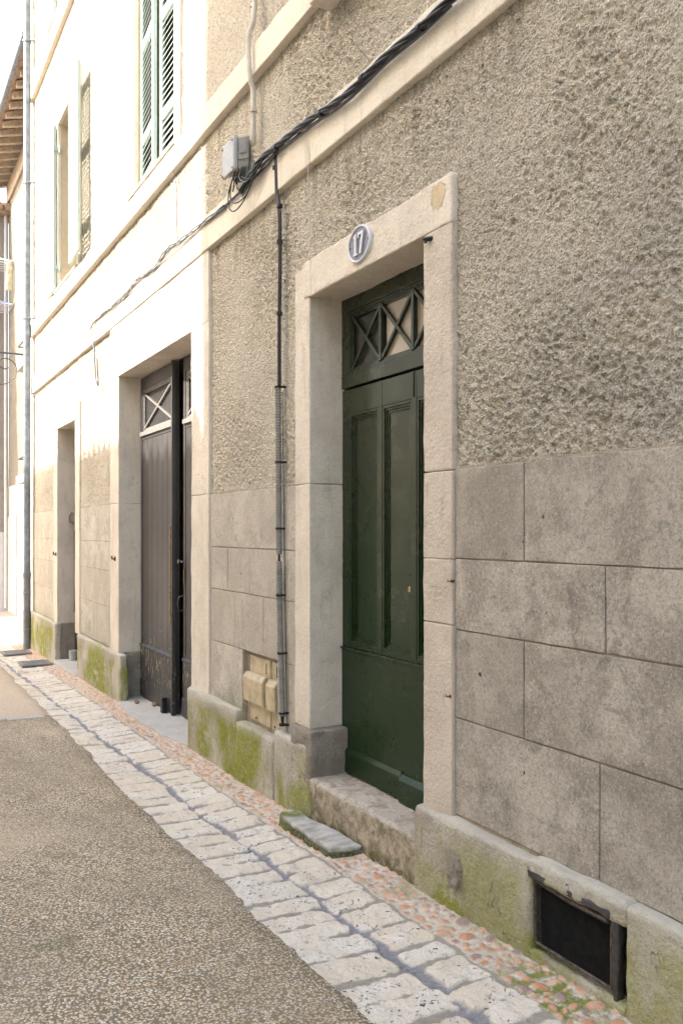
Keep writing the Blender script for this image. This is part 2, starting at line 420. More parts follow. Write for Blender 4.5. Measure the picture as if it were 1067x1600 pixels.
m_reveal_bounce = M_flat('cream_reveal_bounce', (.60, .48, .33), .8, var=.12, sc=5)  # warm bounce light in the shaded reveals, painted as cream
m_bare = M_flat('bare_wood', (.27, .17, .09), .75, var=.5, sc=40)
m_cloth_y = M_flat('pale_yellow_cloth', (.66, .62, .42), .9, var=.2)
m_blue = M_flat('blue_cord', (.2, .3, .62), .6)
m_pane_refl = M_flat('cream_pane_reflection', (.46, .385, .30), .35, spec=.5, var=.1, sc=4)  # colour of the wall opposite as mirrored in the transom
m_ply = M_flat('tan_blind', (.30, .24, .18), .7, var=.2, sc=8)

# ================================================================ SETTING
def sheet(name, Ys, Xs, zf, m, kind='structure', attrs=None, parent=None, smooth=True, origin=None):
    YY, XX = np.meshgrid(Ys, Xs, indexing='ij'); ZZ = zf(XX, YY)
    n, k = YY.shape; me = bpy.data.meshes.new(name)
    co = np.stack([XX, YY, ZZ], -1).reshape(-1, 3)
    i = np.arange(n-1)[:, None]*k+np.arange(k-1)[None, :]
    q = np.stack([i, i+1, i+k+1, i+k], -1).reshape(-1, 4)
    me.vertices.add(len(co)); me.vertices.foreach_set('co', co.ravel())
    me.loops.add(q.size); me.loops.foreach_set('vertex_index', q.ravel())
    me.polygons.add(len(q)); me.polygons.foreach_set('loop_start', np.arange(0, q.size, 4))
    me.polygons.foreach_set('use_smooth', np.full(len(q), smooth))
    if attrs:
        for a, val in attrs(XX, YY).items():
            at = me.attributes.new(a, 'FLOAT', 'POINT'); at.data.foreach_set('value', val.ravel().astype(np.float32))
    me.update(calc_edges=True); me.materials.append(m)
    o = link(bpy.data.objects.new(name, me)); tag(o, kind=kind) if kind else None
    return o

# paved strip beside the wall: pebbles, two rows of limestone setts, a mortar channel between them
Q0, Q1 = .235, .775
def chan(Y): return .495+.035*np.interp(Y, [0, 3, 5, 9, 14], [-1.6, -.9, 0, 2.6, 2.2])+.016*vnoise(Y*2.1, Y*0)
rs = np.random.RandomState(11)
stones = []
for row in (0, 1):
    y = 0.6+.1*row
    while y < 14.4:
        L = rs.uniform(.13, .225) if y < 3.5 else rs.uniform(.12, .19)
        stones.append((row, y, y+L, rs.rand(), rs.uniform(-.018, .018), rs.uniform(-.012, .012), rs.uniform(-.10, .10))); y += L
peb = []
tries = 0
cells = {}
while tries < 26000:
    tries += 1
    y = rs.uniform(.6, 9.0) if tries < 20000 else rs.uniform(9, 14)
    x = rs.uniform(.0, .26); a = .012+.030*rs.rand()**1.2; b = a*rs.uniform(.55, .85)
    ok = True; ci = int(y/.08)
    for c in (ci-1, ci, ci+1):
        for (py, px, pa, pb) in cells.get(c, []):
            if ((py-y)**2+(px-x)**2)**.5 < (a+b+pa+pb)*.5+.006: ok = False; break
        if not ok: break
    if ok:
        cells.setdefault(ci, []).append((y, x, a, b)); peb.append((y, x, a, b, rs.uniform(0, math.pi), rs.rand()))
def pave_fields(XX, YY):
    q = D-XX; n0 = fbm(YY*9, q*9)*.010; n1 = fbm(YY*26, q*26)*.004
    H = np.full(q.shape, 0.0); A = np.zeros(q.shape); K = (q+n0*.8 < Q0).astype(float); RND = np.zeros(q.shape)
    ys = YY[:, 0]; xs = q[0]
    ch = chan(YY)
    C = np.exp(-((q-ch)/.05)**2)
    for (row, y0, y1, r, o, cr, sk) in stones:
        i0, i1 = np.searchsorted(ys, [y0-.06, y1+.06])
        if i1 <= i0: continue
        sl = slice(i0, i1); Yl = YY[sl]; ql = q[sl]
        c = ch[sl]
        a0, a1 = (Q0+.012+o*.5, c-.014+o) if row == 0 else (c+.014+o, np.full_like(c, Q1+.06))
        d1 = np.minimum(ql-a0, a1-ql); skw = sk*(ql-.5)
        d2 = np.minimum(Yl-(y0+.006+skw), (y1-.006+skw)-Yl)
        rr = .022
        dx = np.maximum(rr-d1, 0); dy = np.maximum(rr-d2, 0)
        sd = np.where((d1 < rr) & (d2 < rr), rr-np.hypot(dx, dy), np.minimum(d1, d2))+n0[sl]*.8+n1[sl]*2.4
        m = np.clip(sd/.007, 0, 1); m = m*m*(3-2*m)
        hh = .0048*np.clip(sd/.010, 0, 1)**.5+cr*.30+.0055*fbm(Yl*14+r*50, ql*14)*m
        up = (m > A[sl])
        H[sl] = np.where(up, hh*m, H[sl]); RND[sl] = np.where(up, r, RND[sl]); A[sl] = np.maximum(A[sl], m)
    for (y, x, a, b, an, r) in peb:
        i0, i1 = np.searchsorted(ys, [y-a-.01, y+a+.01]); j = np.where(np.abs(xs-x) < a+.01)[0]
        if i1 <= i0 or not len(j): continue
        sl = (slice(i0, i1), slice(j[0], j[-1]+1)); dy = YY[sl]-y; dx = q[sl]-x
        u = (dy*math.cos(an)+dx*math.sin(an))/a; v = (-dy*math.sin(an)+dx*math.cos(an))/b
        e = 1-(u*u+v*v)+n1[sl]*30
        keep = K[sl] > .5
        m = np.clip(e/.22, 0, 1)*keep; h = .0095*np.clip(e, 0, 1)**.45*keep
        up = h > H[sl]; H[sl] = np.where(up, h, H[sl]); RND[sl] = np.where(up, r, RND[sl]); A[sl] = np.maximum(A[sl], m)
    H = H+(1-A)*.002*fbm(YY*40, q*40)-.008*C*(1-A)
    return H, A, K, RND, C
def cross(q):  # street cross profile: shallow channel at q=.5
    return np.where(q < .5, (q*-.05), -.025+(q-.5)*.035)
Ys = [.6]
while Ys[-1] < 14.4: Ys.append(Ys[-1]+.0055+.0012*max(0, Ys[-1]-1.5))
Ys = np.array(Ys); Xs = D-np.arange(-.02, .86, .0065)
_c = {}
def zf(XX, YY):
    H, A, K, RND, C = pave_fields(XX, YY); _c['f'] = (A, K, RND, C)
    return gz(YY)+cross(D-XX)+H
sheet('pavement', Ys, Xs, zf, m_pave, attrs=lambda X, Y: dict(stone=_c['f'][0], kind=_c['f'][1], rnd=_c['f'][2], channel=_c['f'][3]))

# asphalt with a ragged broken edge lapping on the setts
OPP = -6.2
Ya = [-6, -3, -1, 0]
while Ya[-1] < 14.4: Ya.append(Ya[-1]+.012+.0015*max(0, Ya[-1]))
Ya = np.array(Ya); u = np.concatenate([[0, .004, .012], (.014+.986*np.linspace(.01, 1, 100)**1.7)])
def road_edge(Y): return .765+.018*vnoise(Y*2.2, Y*0+3)+.010*vnoise(Y*7, Y*0+9)+.006*vnoise(Y*19, Y*0+1)+.003*vnoise(Y*45, Y*0+2)-.10*np.clip((Y-5)/9, 0, 1)+.06*np.clip((2.6-Y), 0, 1)
def road():
    YY, UU = np.meshgrid(Ya, u, indexing='ij'); qe = road_edge(YY); q = np.where(UU < .013, qe+UU*.6, qe+(D-OPP+.05-qe)*UU); XX = D-q
    lip = np.where(UU == 0, -.03, np.where(UU < .005, .009, .015))
    ZZ = gz(YY)+cross(q)+lip+.006*fbm(YY*1.7, q*1.7)*np.clip(UU*10, 0, 1)+.0015*fbm(YY*30, q*30)
    n, k = YY.shape; co = np.stack([XX, YY, ZZ], -1).reshape(-1, 3)
    i = np.arange(n-1)[:, None]*k+np.arange(k-1)[None, :]
    mb = MB(); mb.v = co.tolist(); mb.f = np.stack([i, i+k, i+k+1, i+1], -1).reshape(-1, 4).tolist()
    return mb.build('road', m_asph, smooth=180, kind='structure')
road()
g = MB(); g.add([(-150, 14.35, -.215), (150, 14.35, -.215), (150, 22, -.29), (-150, 22, -.29), (-150, 300, -.4), (150, 300, -.4)], [(0, 1, 2, 3), (3, 2, 5, 4)])
g.add([(-150, -150, -.9), (150, -150, -.9), (150, 14.35, -.30), (-150, 14.35, -.30)], [(0, 1, 2, 3)])
g.build('ground', M_stone('pale_far_paving', (.52, .47, .41), (.44, .38, .32)), kind='structure')
# pale stone strip set across the asphalt
mb = MB()
for k, (q0, q1) in enumerate(((.80, 1.12), (1.13, 1.5), (1.51, 1.95), (1.96, 2.4))):
    Yc = 7.86; zc = float(gz(Yc)+cross(np.array((q0+q1)/2)))
    mb.rbox(D-q1, D-q0, Yc-.05, Yc+.05, zc-.06, zc+.022, .04, .01, .003)
mb.build('paving_strip', m_conc, smooth=180, kind='structure')

# ================================================================ TOWN HOUSE
house = empty('town_house', (D, 6, 0), 'cream roughcast town house with stone door surrounds, string courses and a mossy plinth', 'house')
# openings: y0, y1, z0, z1
DR = (3.067, 4.181, -.3, 2.925); GR = (6.153, 8.30, -.3, 3.13); SD = (10.30, 11.38, -.3, 2.93)
W1 = (6.58, 7.74, 4.74, 6.92); W2 = (10.18, 11.32, 4.74, 6.92); W3 = (2.75, 3.85, 4.74, 6.92)
U1 = (6.58, 7.74, 8.36, 10.0); U2 = (10.18, 11.32, 8.36, 10.0); U3 = (2.75, 3.85, 8.36, 10.0)
holes = [DR, GR, SD, W1, W2, W3, U1, U2, U3]
WALL_N, WALL_F, WALL_T = -3.0, 13.32, 10.55
def grid_block(ys, zs, holes, ampf):
    YY, ZZ = np.meshgrid(ys, zs, indexing='ij')
    big = .010*fbm(YY*.8, ZZ*.8, o=2)
    h = ampf*(1.2*vnoise(YY*78, ZZ*78)+.35*vnoise(YY*40+3, ZZ*40)+.6*vnoise(YY*100+9, ZZ*100)+.35*fbm(YY*6, ZZ*6, o=2))
    h = h*np.clip(.85+.55*fbm(YY*1.9+4, ZZ*1.9, o=2), .25, 1.5)
    h = np.maximum(h, -ampf*1.1)
    XX = D+.006-h+big*.5
    n, k = YY.shape; co = np.stack([XX, YY, ZZ], -1).reshape(-1, 3)
    i = (np.arange(n-1)[:, None]*k+np.arange(k-1)[None, :])
    cy = (YY[:-1, :-1]+YY[1:, 1:])/2; cz = (ZZ[:-1, :-1]+ZZ[1:, 1:])/2; keep = np.ones(cy.shape, bool)
    for (a, b, c, d) in holes: keep &= ~((cy > a) & (cy < b) & (cz > c) & (cz < d))
    q = np.stack([i, i+k, i+k+1, i+1], -1)[keep]
    return co, q
def var_range(a, b, s0, gro):
    r = [a]
    while r[-1] < b: r.append(r[-1]+s0+gro*max(0, r[-1]-2))
    r[-1] = b; return np.array(r)
hh = [(a-.01, b+.01, c, d+.01) for (a, b, c, d) in holes]
blocks = [grid_block(var_range(1.2, 5.95, .0065, .0008), np.arange(1.86, 4.62, .0075), hh, .0062),
          grid_block(var_range(5.95, 13.32, .011, .0006), np.arange(1.86, 4.62, .014), hh, .0065),
          grid_block(np.arange(1.2, 13.33, .02), np.arange(4.62, 10.56, .03), hh, .0075),
          grid_block(np.arange(-3, 1.22, .03), np.arange(1.86, 10.56, .03), hh, .0075)]
cos, qs, b0 = [], [], 0
for c, q in blocks: cos.append(c); qs.append(q+b0); b0 += len(c)
co = np.concatenate(cos)-np.array(house.location); q = np.concatenate(qs).astype(np.int32)
me = bpy.data.meshes.new('wall'); me.vertices.add(len(co)); me.vertices.foreach_set('co', co.ravel())
me.loops.add(q.size); me.loops.foreach_set('vertex_index', q.ravel()); me.polygons.add(len(q))
me.polygons.foreach_set('loop_start', np.arange(0, q.size, 4)); me.polygons.foreach_set('use_smooth', np.full(len(q), True))
me.update(calc_edges=True); me.materials.append(m_rough)
wall = link(bpy.data.objects.new('wall', me)); wall.parent = house
# shell behind the facade (end walls, back, floor, ceiling)
sh = MB(); B = D+6
sh.box(D+.012, B, WALL_N-.2, WALL_N, -.4, WALL_T).box(D+.012, B, WALL_F, WALL_F+.2, -.4, WALL_T).box(B, B+.2, WALL_N-.2, WALL_F+.2, -.4, WALL_T)
sh.box(D+.03, B, WALL_N, WALL_F, WALL_T-.1, WALL_T+.1)
sh.box(D+.62, D+.70, WALL_N, WALL_F, -.4, WALL_T-.1)
# dividing piers and lining between openings, so no light leaks behind the render
def lining(segs, z0, z1):
    for a, b in segs: sh.box(D+.03, D+.62, a, b, z0, z1)
lining([(WALL_N, DR[0]-.01), (DR[1]+.01, GR[0]-.01), (GR[1]+.01, SD[0]-.01), (SD[1]+.01, WALL_F)], -.35, 2.9)
lining([(WALL_N, DR[0]-.01), (DR[1]+.01, GR[0]-.01), (GR[1]+.01, SD[0]-.01), (SD[1]+.01, WALL_F)], 2.9, 3.15)
lining([(WALL_N, WALL_F)], 3.16, 4.73)
for (a, b, c) in ((4.73, 6.93, (W3, W1, W2)), (8.35, 10.01, (U3, U1, U2))):
    lining([(WALL_N, c[0][0]-.01), (c[0][1]+.01, c[1][0]-.01), (c[1][1]+.01, c[2][0]-.01), (c[2][1]+.01, WALL_F)], a, b)
lining([(WALL_N, WALL_F)], 6.94, 8.34)
sh.build('inner_wall', m_mort, house)
rf = MB(); rf.add([(D-.45, WALL_N-.3, 10.5), (D-.45, WALL_F+.2, 10.5), (D+3, WALL_F+.2, 11.6), (D+3, WALL_N-.3, 11.6), (B+.5, WALL_N-.3, 10.5), (B+.5, WALL_F+.2, 10.5)], [(0, 1, 2, 3), (3, 2, 5, 4)])
rf.box(D-.45, D+.0, WALL_N-.3, WALL_F+.2, 10.44, 10.49)
rf.build('roof', m_tile, house)

# ashlar facing: blocks separated by thin incised joints
CO = [.385, .798, 1.175, 1.478, 1.862]
def ashlar(y0, y1, cuts, m, holes=(), gap=.0028, name='ashlar_facing', proud=.006, far=False):
    mb = MB()
    for k in range(4):
        c = sorted([y for y in cuts[k] if y0 < y < y1]); E_ = [y0]+c+[y1]
        for a, b in zip(E_[:-1], E_[1:]):
            rect = [(a, b, CO[k], CO[k+1])]
            for (ha, hb, hc, hd) in holes:
                out = []
                for (ra, rb, rc, rd) in rect:
                    if hb <= ra or ha >= rb or hd <= rc or hc >= rd: out.append((ra, rb, rc, rd)); continue
                    if ra < ha-.02: out.append((ra, ha+gap, rc, rd))
                    if rb > hb+.02: out.append((hb-gap, rb, rc, rd))
                    if rd > hd+.02: out.append((max(ra, ha), min(rb, hb), hd-gap, rd))
                rect = out
            for (ra, rb, rc, rd) in rect:
                j = random.uniform(-.0012, .0012)
                mb.rbox(D-proud+j, D+.03, ra+gap, rb-gap, rc+gap, rd-gap, .03, .0035, .0020, 7, 2.2, skip='+x')
    o = mb.build(name, m, house, smooth=180)
    at = o.data.attributes.new('tone', 'FLOAT', 'POINT'); val = np.zeros(len(mb.v), np.float32)
    P = [p[0] for p in mb.p]+[len(mb.v)]
    for a, b in zip(P[:-1], P[1:]): val[a:b] = random.random()
    at.data.foreach_set('value', val); return o
ashlar(-3, 2.857, {0: [2.047, 1.1, .1, -1], 1: [2.426, 1.45, .5, -.5], 2: [2.021, 1.1, .1, -1], 3: [2.426, 1.45, .5, -.5]}, m_ash_r)
NI = (4.63, 5.18, .345, .80)
ashlar(4.367, 5.775, {0: [], 1: [5.315, 4.84, 4.6], 2: [5.443, 5.062, 4.6], 3: []}, m_ash_l, holes=[NI])
ashlar(8.62, 10.05, {0: [9.4], 1: [9.1], 2: [9.6], 3: [9.1]}, m_ash_l)
ashlar(11.63, 13.32, {0: [12.4], 1: [12.9], 2: [12.2], 3: [12.8]}, m_ash_l)
mb = MB()
for a, b in ((-3, 2.86), (5.18, 5.775), (4.36, 4.63), (8.62, 10.05), (11.63, 13.32)): mb.box(D+.0015, D+.034, a, b, .3, 1.87)
mb.box(D+.0015, D+.034, 4.63, 5.18, .80, 1.87)
mb.split('joint_mortar', m_mort, house)

# string courses
def band(z0, z1, y0, y1, proud, name, m=m_band, cuts=()):
    mb = MB(); E_ = [y0]+list(cuts)+[y1]
    for a, b in zip(E_[:-1], E_[1:]): mb.rbox(D-proud, D+.03, a+.0015, b-.0015, z0, z1, .05, .007, .0035, 5, 1.0, skip='+x')
    return mb.build(name, m, house, smooth=180)
band(3.655, 3.905, -3, WALL_F, .035, 'string_course', cuts=(1.0, 4.15, 8.52))
band(4.515, 4.71, -3, WALL_F, .045, 'string_course', cuts=(3.97, 6.0, 9.7))
band(8.08, 8.33, -3, WALL_F, .05, 'string_course')

# ---- green door surround
sr = MB(); x0, x1 = D-.022, D+.25
for z0, z1 in ((.33, 1.19), (1.193, 1.472), (1.475, 1.855)):
    sr.rbox(x0, x1, 2.857, 3.067, z0, z1, .02, .005, .003, 8)
sr.rbox(x0, x1, 2.857, 3.067, 1.858, 2.92, .02, .007, .004, 8)
sr.split('door_surround', m_jamb, house, smooth=180)
sr = MB()
sr.rbox(x0+.004, x1, 4.181, 4.367, .47, 1.86, .02, .007, .004, 8)
sr.rbox(x0+.004, x1, 4.181, 4.367, 1.862, 3.10, .02, .007, .004, 8)
sr.split('door_surround', m_jamb_l, house, smooth=180)
sr = MB(); sr.rbox(x0-.004, x1, 2.856, 4.245, 2.918, 3.13, .02, .008, .005, 7)
sr.build('lintel', m_sur, house, smooth=180)
sr = MB(); sr.rbox(D-.045, x1, 4.115, 4.39, .17, .472, .016, .022, .012, 9)
sr.build('base_stone', m_base, house, smooth=180)
# worn doorstep sill
sr = MB(); sr.rbox(D-.045, D+.50, 3.06, 4.18, -.10, .213, .018, .03, .010, 7, 1.0)
st = sr.build('doorstep', m_step, house, smooth=180)
# rough rubble face under the step nose
def M_rubble():
    t = NT('rough_step_rubble', .95, spec=.15)
    c = t.mix(t.ramp(t.noise(14, 5, .75, dist=1), .35, .65), (.46, .39, .29), (.21, .17, .11))
    up = t.ramp(t.math('ADD', t.sx.outputs[2], t.math('MULTIPLY', t.noise(30, 4, .7), .02)), .198, .208)
    tp = t.mix(t.ramp(t.noise(10, 5, .75, dist=.7), .42, .66), (.50, .445, .375), (.31, .26, .20))
    c = t.mix(up, c, t.mix(t.ramp(t.noise(80, 4, .7), .52, .66, 0, .6), tp, (.2, .16, .12)))
    lowm = t.math('MULTIPLY', t.ramp(t.sx.outputs[2], .12, -.02), t.ramp(t.noise(9, 3), .4, .6))
    c = t.mix(lowm, c, (.10, .10, .04)); t.col(c)
    t.bump(t.math('ADD', t.noise(38, 5, .8), t.math('MULTIPLY', t.noise(13, 3), 1.5)), .010, 1.0); return t.m
st.data.materials[0] = M_rubble()

# ---- plinth
pl = MB()
def plinth(a, b, top=.375, pr=.058, low=-.35, **k): pl.rbox(D-pr, D+.03, a, b, low, top, k.get('step', .022), .022, .008, 6, 1.0, skip='+x')
plinth(2.34, 3.105, .372); plinth(1.0, 1.895, .385, .06); plinth(-3, .998, .385, .06, step=.08)
pl.rbox(D-.062, D+.03, 1.885, 2.345, .305, .388, .02, .02, .011, 12, 1.0, skip='+x')      # cracked lip over the cellar opening
pl.rbox(D-.055, D+.03, 1.89, 2.345, -.3, .045, .02, .015, .008, 10, 1.0, skip='+x')
plinth(4.12, 4.60, .385, .05); plinth(4.598, 5.19, .325, .058); plinth(5.188, 6.16, .395, .052)
plinth(8.12, 10.06, .375, .05, step=.035); plinth(11.36, 13.32, .375, .05, step=.04)
pl.split('plinth', m_plinth, house, smooth=180)
# reveal stones of the garage and side door at plinth level
rv = MB()
rv.rbox(D-.03, D+.25, 8.285, 8.60, -.3, .375, .03, .02, .010, 8)
rv.rbox(D-.03, D+.25, 11.37, 11.63, -.3, .375, .03, .02, .008, 8)
rv.rbox(D-.02, D+.25, 5.9, 6.165, -.3, .39, .03, .02, .008, 8)
rv.split('base_stone', m_base, house, smooth=180)

# ---- cellar vent
cv = MB(); cv.box(D+.0, D+.05, 1.9, 2.34, .0, .33)
vent = cv.build('cellar_vent', m_void, house)
fr = MB()
a, b, c, d = 1.965, 2.33, .07, .298; xf = D-.035
fr.tube([(xf, a, c), (xf, a, d)], .007, 6); fr.tube([(xf-.012, a, d), (xf-.006, (a+b)/2, d-.006), (xf, b, d+.005)], .011, 6); fr.tube([(xf, b, c), (xf, b, d)], .006, 6); fr.tube([(xf, a, c), (xf, b, c)], .006, 6)
fr.split('vent_frame', M_flat('flaking_iron', (.11, .085, .07), .7, .1, var=.7, sc=45), vent, smooth=60)
fr = MB()
for k in range(1, 24): fr.tube([(xf+.008, a, c+(d-c)*k/24), (xf+.008, b, c+(d-c)*k/24+.002)], .0018, 4)
for k in range(1, 30): fr.tube([(xf+.006, a+(b-a)*k/30, c), (xf+.006, a+(b-a)*k/30, d)], .0009, 4)
for k in range(9): yy_ = random.uniform(a+.02, b-.02); fr.tube([(xf+.002, yy_, c+.01), (xf-.006, yy_+random.uniform(-.02, .02), c+random.uniform(.015, .04))], .0012, 4)
fr.build('mesh_screen', m_void, vent)
fr = MB(); fr.rbox(D-.064, D-.052, 1.955, 2.345, .315, .34, .03, .004, .004, 20)
fr.rbox(D-.05, D-.01, 1.93, 1.955, .02, .33, .02, .008, .006, 20)
fr.build('broken_slate_edge', m_iron, vent, smooth=60)
# dead leaves and grit caught on the vent sill
lf = MB()
for k in range(16):
    yy_ = random.uniform(1.98, 2.32); xx_ = D-.062+random.uniform(0, .03); zz_ = .052+random.uniform(0, .006); r_ = random.uniform(.004, .012); an_ = random.uniform(0, 6)
    lf.add([(xx_, yy_+r_*math.cos(an_), zz_+.003), (xx_-r_*.5, yy_, zz_+.009), (xx_, yy_-r_*math.cos(an_), zz_+.004), (xx_+r_*.5, yy_+r_*.2, zz_)], [(0, 1, 2, 3)])
o = lf.build('leaf_litter', m_bare, kind='stuff'); tag(o, 'dry leaf litter and grit caught along the sill of the cellar vent', 'litter')
# crack lines and knocked-off knob on the plinth
kb = MB()
X_, Y_, Z_ = w(712, 1352, -.06); kb.rbox(D-.082, D-.04, Y_-.035, Y_+.03, Z_-.09, Z_+.045, .009, .02, .012, 30, 1.5)
kb.build('plinth_stub', m_base, house, smooth=180)

# ---- niche for the meters
ni = MB(); ni.box(D+.105, D+.12, 4.55, 5.2, .3, .85).box(D+.012, D+.105, 5.181, 5.2, .3, .85).box(D+.012, D+.105, 4.6, 4.629, .3, .85).box(D+.012, D+.105, 4.63, 5.18, .801, .83)
ni.build('meter_niche', m_base, house)

# ---- green front door (recess plane D+.22)
P = D+.22
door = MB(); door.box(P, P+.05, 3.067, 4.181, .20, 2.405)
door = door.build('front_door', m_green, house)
def moulding(mb, y0, y1, z0, z1, x, wd=.022, depth=.02):
    """raised picture-frame moulding of two steps"""
    for k, (o, ww, dd) in enumerate(((0, wd*.45, depth), (wd*.45, wd*.35, depth*.6), (wd*.8, wd*.4, depth*.25))):
        A0, A1, C0, C1 = y0+o, y1-o, z0+o, z1-o
        mb.box(x-dd, x-.0005, A0, A0+ww, C0, C1).box(x-dd, x-.0005, A1-ww, A1, C0, C1)
        mb.box(x-dd, x-.0005, A0+ww, A1-ww, C0, C0+ww).box(x-dd, x-.0005, A0+ww, A1-ww, C1-ww, C1)
xs_ = P-.024
st = MB()   # stiles and rails standing proud of the panels
ST = [(3.067, 3.15), (3.435, 3.478), (3.755, 3.792), (4.10, 4.181)]
for a, b in ST: st.box(xs_, P-.001, a, b, .93, 2.40)
for a, b in ((3.15, 3.435), (3.478, 3.755), (3.792, 4.10)):
    st.box(xs_+.0015, P-.001, a, b, 2.262, 2.399).box(xs_+.0015, P-.001, a, b, .931, .955)
st.build('stiles_and_rails', m_green, door, bevel=.002)
mo = MB()
for a, b in ((3.15, 3.435), (3.478, 3.755), (3.792, 4.10)): moulding(mo, a+.001, b-.001, .956, 2.261, P-.001, .033, .020)
mo.build('panel_moulding', m_green, door, bevel=.001)
lo = MB(); lo.box(P-.028, P-.001, 3.067, 4.181, .345, .918)
lo.build('kick_panel', m_green, door, bevel=.002)
cp = MB(); cp.box(P-.040, P-.001, 3.068, 4.180, .9185, .930); cp.build('ledge_moulding', m_green, door, bevel=.003)
wb = MB(); wb.poly([(P-.001, .225), (P-.045, .222), (P-.045, .335), (P-.034, .358), (P-.001, .36)], 3.555, 4.178, 'y')
wb.poly([(P-.001, .19), (P-.058, .187), (P-.058, .325), (P-.040, .352), (P-.001, .354)], 3.07, 3.548, 'y')
wb.build('weatherboard', m_green, door, bevel=.003)
sl = MB(); sl.box(P-.0275, P-.0235, 3.452, 3.460, 2.27, 2.399); sl.build('leaf_joint', m_dark, door)
lk = MB(); Yk, Zk = 3.505, 1.298
lk.tube([(P-.002, Yk, Zk), (P-.016, Yk, Zk)], .015, 20); lk.tube([(P-.016, Yk, Zk), (P-.020, Yk, Zk)], .009, 16)
lk.build('lock_cylinder', m_brass, door, smooth=50)
lk = MB(); lk.box(P-.0212, P-.0195, Yk-.0012, Yk+.0012, Zk-.006, Zk+.006); lk.build('keyhole', m_void, door)
sc_ = MB()
for (y, z) in ((3.735, 1.37), (3.495, 1.37), (3.70, 1.37), (3.5, .98)): sc_.tube([(P-.026, y, z), (P-.0225, y, z)], .004, 8)
sc_.split('screw', m_green, door, smooth=50)
# transom
tr = MB(); XT = P-.03
tr.box(XT, P+.05, 3.067, 4.181, 2.412, 2.485).box(XT, P+.05, 3.067, 4.181, 2.84, 2.922)
tr.box(XT+.001, P+.05, 3.067, 3.14, 2.486, 2.839).box(XT+.001, P+.05, 4.105, 4.181, 2.486, 2.839)
tran = tr.build('transom', m_green, house, bevel=.003)
mo = MB(); moulding(mo, 3.14, 4.105, 2.486, 2.839, XT+.02, .03, .014); mo.build('transom_moulding', m_green, tran, bevel=.001)
gr = MB(); A_, B_, C_, E2 = 3.165, 4.08, 2.51, 2.815; cw = (B_-A_)/3
xb0, xb1 = XT+.004, XT+.03
def diag(mb, p, q, wd, xa, xb):
    dy, dz = q[0]-p[0], q[1]-p[1]; L = math.hypot(dy, dz); nx, nz = -dz/L*wd/2, dy/L*wd/2
    mb.poly([(p[0]+nx, p[1]+nz), (p[0]-nx, p[1]-nz), (q[0]-nx, q[1]-nz), (q[0]+nx, q[1]+nz)], xa, xb, 'x')
for k in range(3):
    a, b = A_+k*cw, A_+(k+1)*cw
    diag(gr, (a, C_), (b, E2), .019, xb0+.002, xb1-.002); diag(gr, (a, E2), (b, C_), .019, xb0+.004, xb1-.004)
    if k: gr.box(xb0, xb1, a-.012, a+.012, C_, E2)
gr.build('transom_lattice', m_green, tran, bevel=.002)
gl = MB(); gl.box(XT+.034, XT+.038, 3.141, 4.104, 2.487, 2.838); gl.build('pane', m_glass, tran)
gl = MB(); gl.box(XT+.030, XT+.0335, 3.16, 3.745, 2.50, 2.83); gl.build('pane_sheet', m_pane_refl, tran)  # cream sheet painted as the pane's reflection of the wall opposite

# ---- number plate
Yc, Zc = 3.600, 3.042; Xp = D-.028
plate = empty('house_number_plate', (Xp, Yc, Zc), 'round white-rimmed plate with the number 17 on the green door lintel', 'number plate')
def ell(rx, rz, n=48): return [(Yc+rx*math.cos(2*math.pi*k/n), Zc+rz*math.sin(2*math.pi*k/n)) for k in range(n)]
a = MB(); a.poly(ell(.104, .088), Xp-.010, Xp+.002); a.build('backing', m_plate, plate)
a = MB(); n = 48; vs = []; fs = []
prof = [(.110, .094, .0), (.110, .094, -.012), (.106, .090, -.017), (.100, .084, -.017), (.096, .080, -.0105)]
for (rx, rz, d) in prof: vs += [(Xp+d, y, z) for y, z in ell(rx, rz)]
for r in range(len(prof)-1):
    for k in range(n): fs.append((r*n+k, r*n+(k+1) % n, (r+1)*n+(k+1) % n, (r+1)*n+k))
a.add(vs, fs); a.build('rim', m_white, plate, smooth=50)
s = .108; dg = MB()   # +Y is to the LEFT as seen from the street, so text runs towards -Y
def G(pts, oy): return [(Yc+oy-px*s, Zc+pz*s) for px, pz in pts]
dg.poly(G([(-.02, -.5), (.30, -.5), (.30, -.42), (.21, -.42), (.21, .5), (.10, .5), (-.02, .40), (-.02, .32), (.07, .36), (.07, -.42), (-.02, -.42)], .043), Xp-.019, Xp-.0105)
dg.poly(G([(.0, .5), (.50, .5), (.50, .40), (.27, -.5), (.12, -.5), (.34, .38), (.08, .38), (.08, .26), (.0, .26)], .004), Xp-.019, Xp-.0105)
dg.build('numeral', m_white, plate)
a = MB()
for q_ in (-.088, .088): a.tube([(Xp-.0105, Yc+q_, Zc), (Xp-.014, Yc+q_, Zc)], .004, 8)
a.split('screw', m_void, plate)

# small black cable end on the lintel corner
X_, Y_, Z_ = w(672, 373, -.03)
tag(MB().tube([(D-.02, Y_-.004, Z_+.002), (D-.035, Y_+.005, Z_), (D-.045, Y_+.028, Z_+.004)], [.011, .012, .009], 8).tube([(D-.04, Y_+.008, Z_-.006), (D-.042, Y_+.024, Z_-.012)], .006, 6)
    .build('cable_stub', m_black, origin=(D-.02, Y_, Z_), smooth=60), 'short black cable stub at the right end of the green door lintel', 'cable stub')

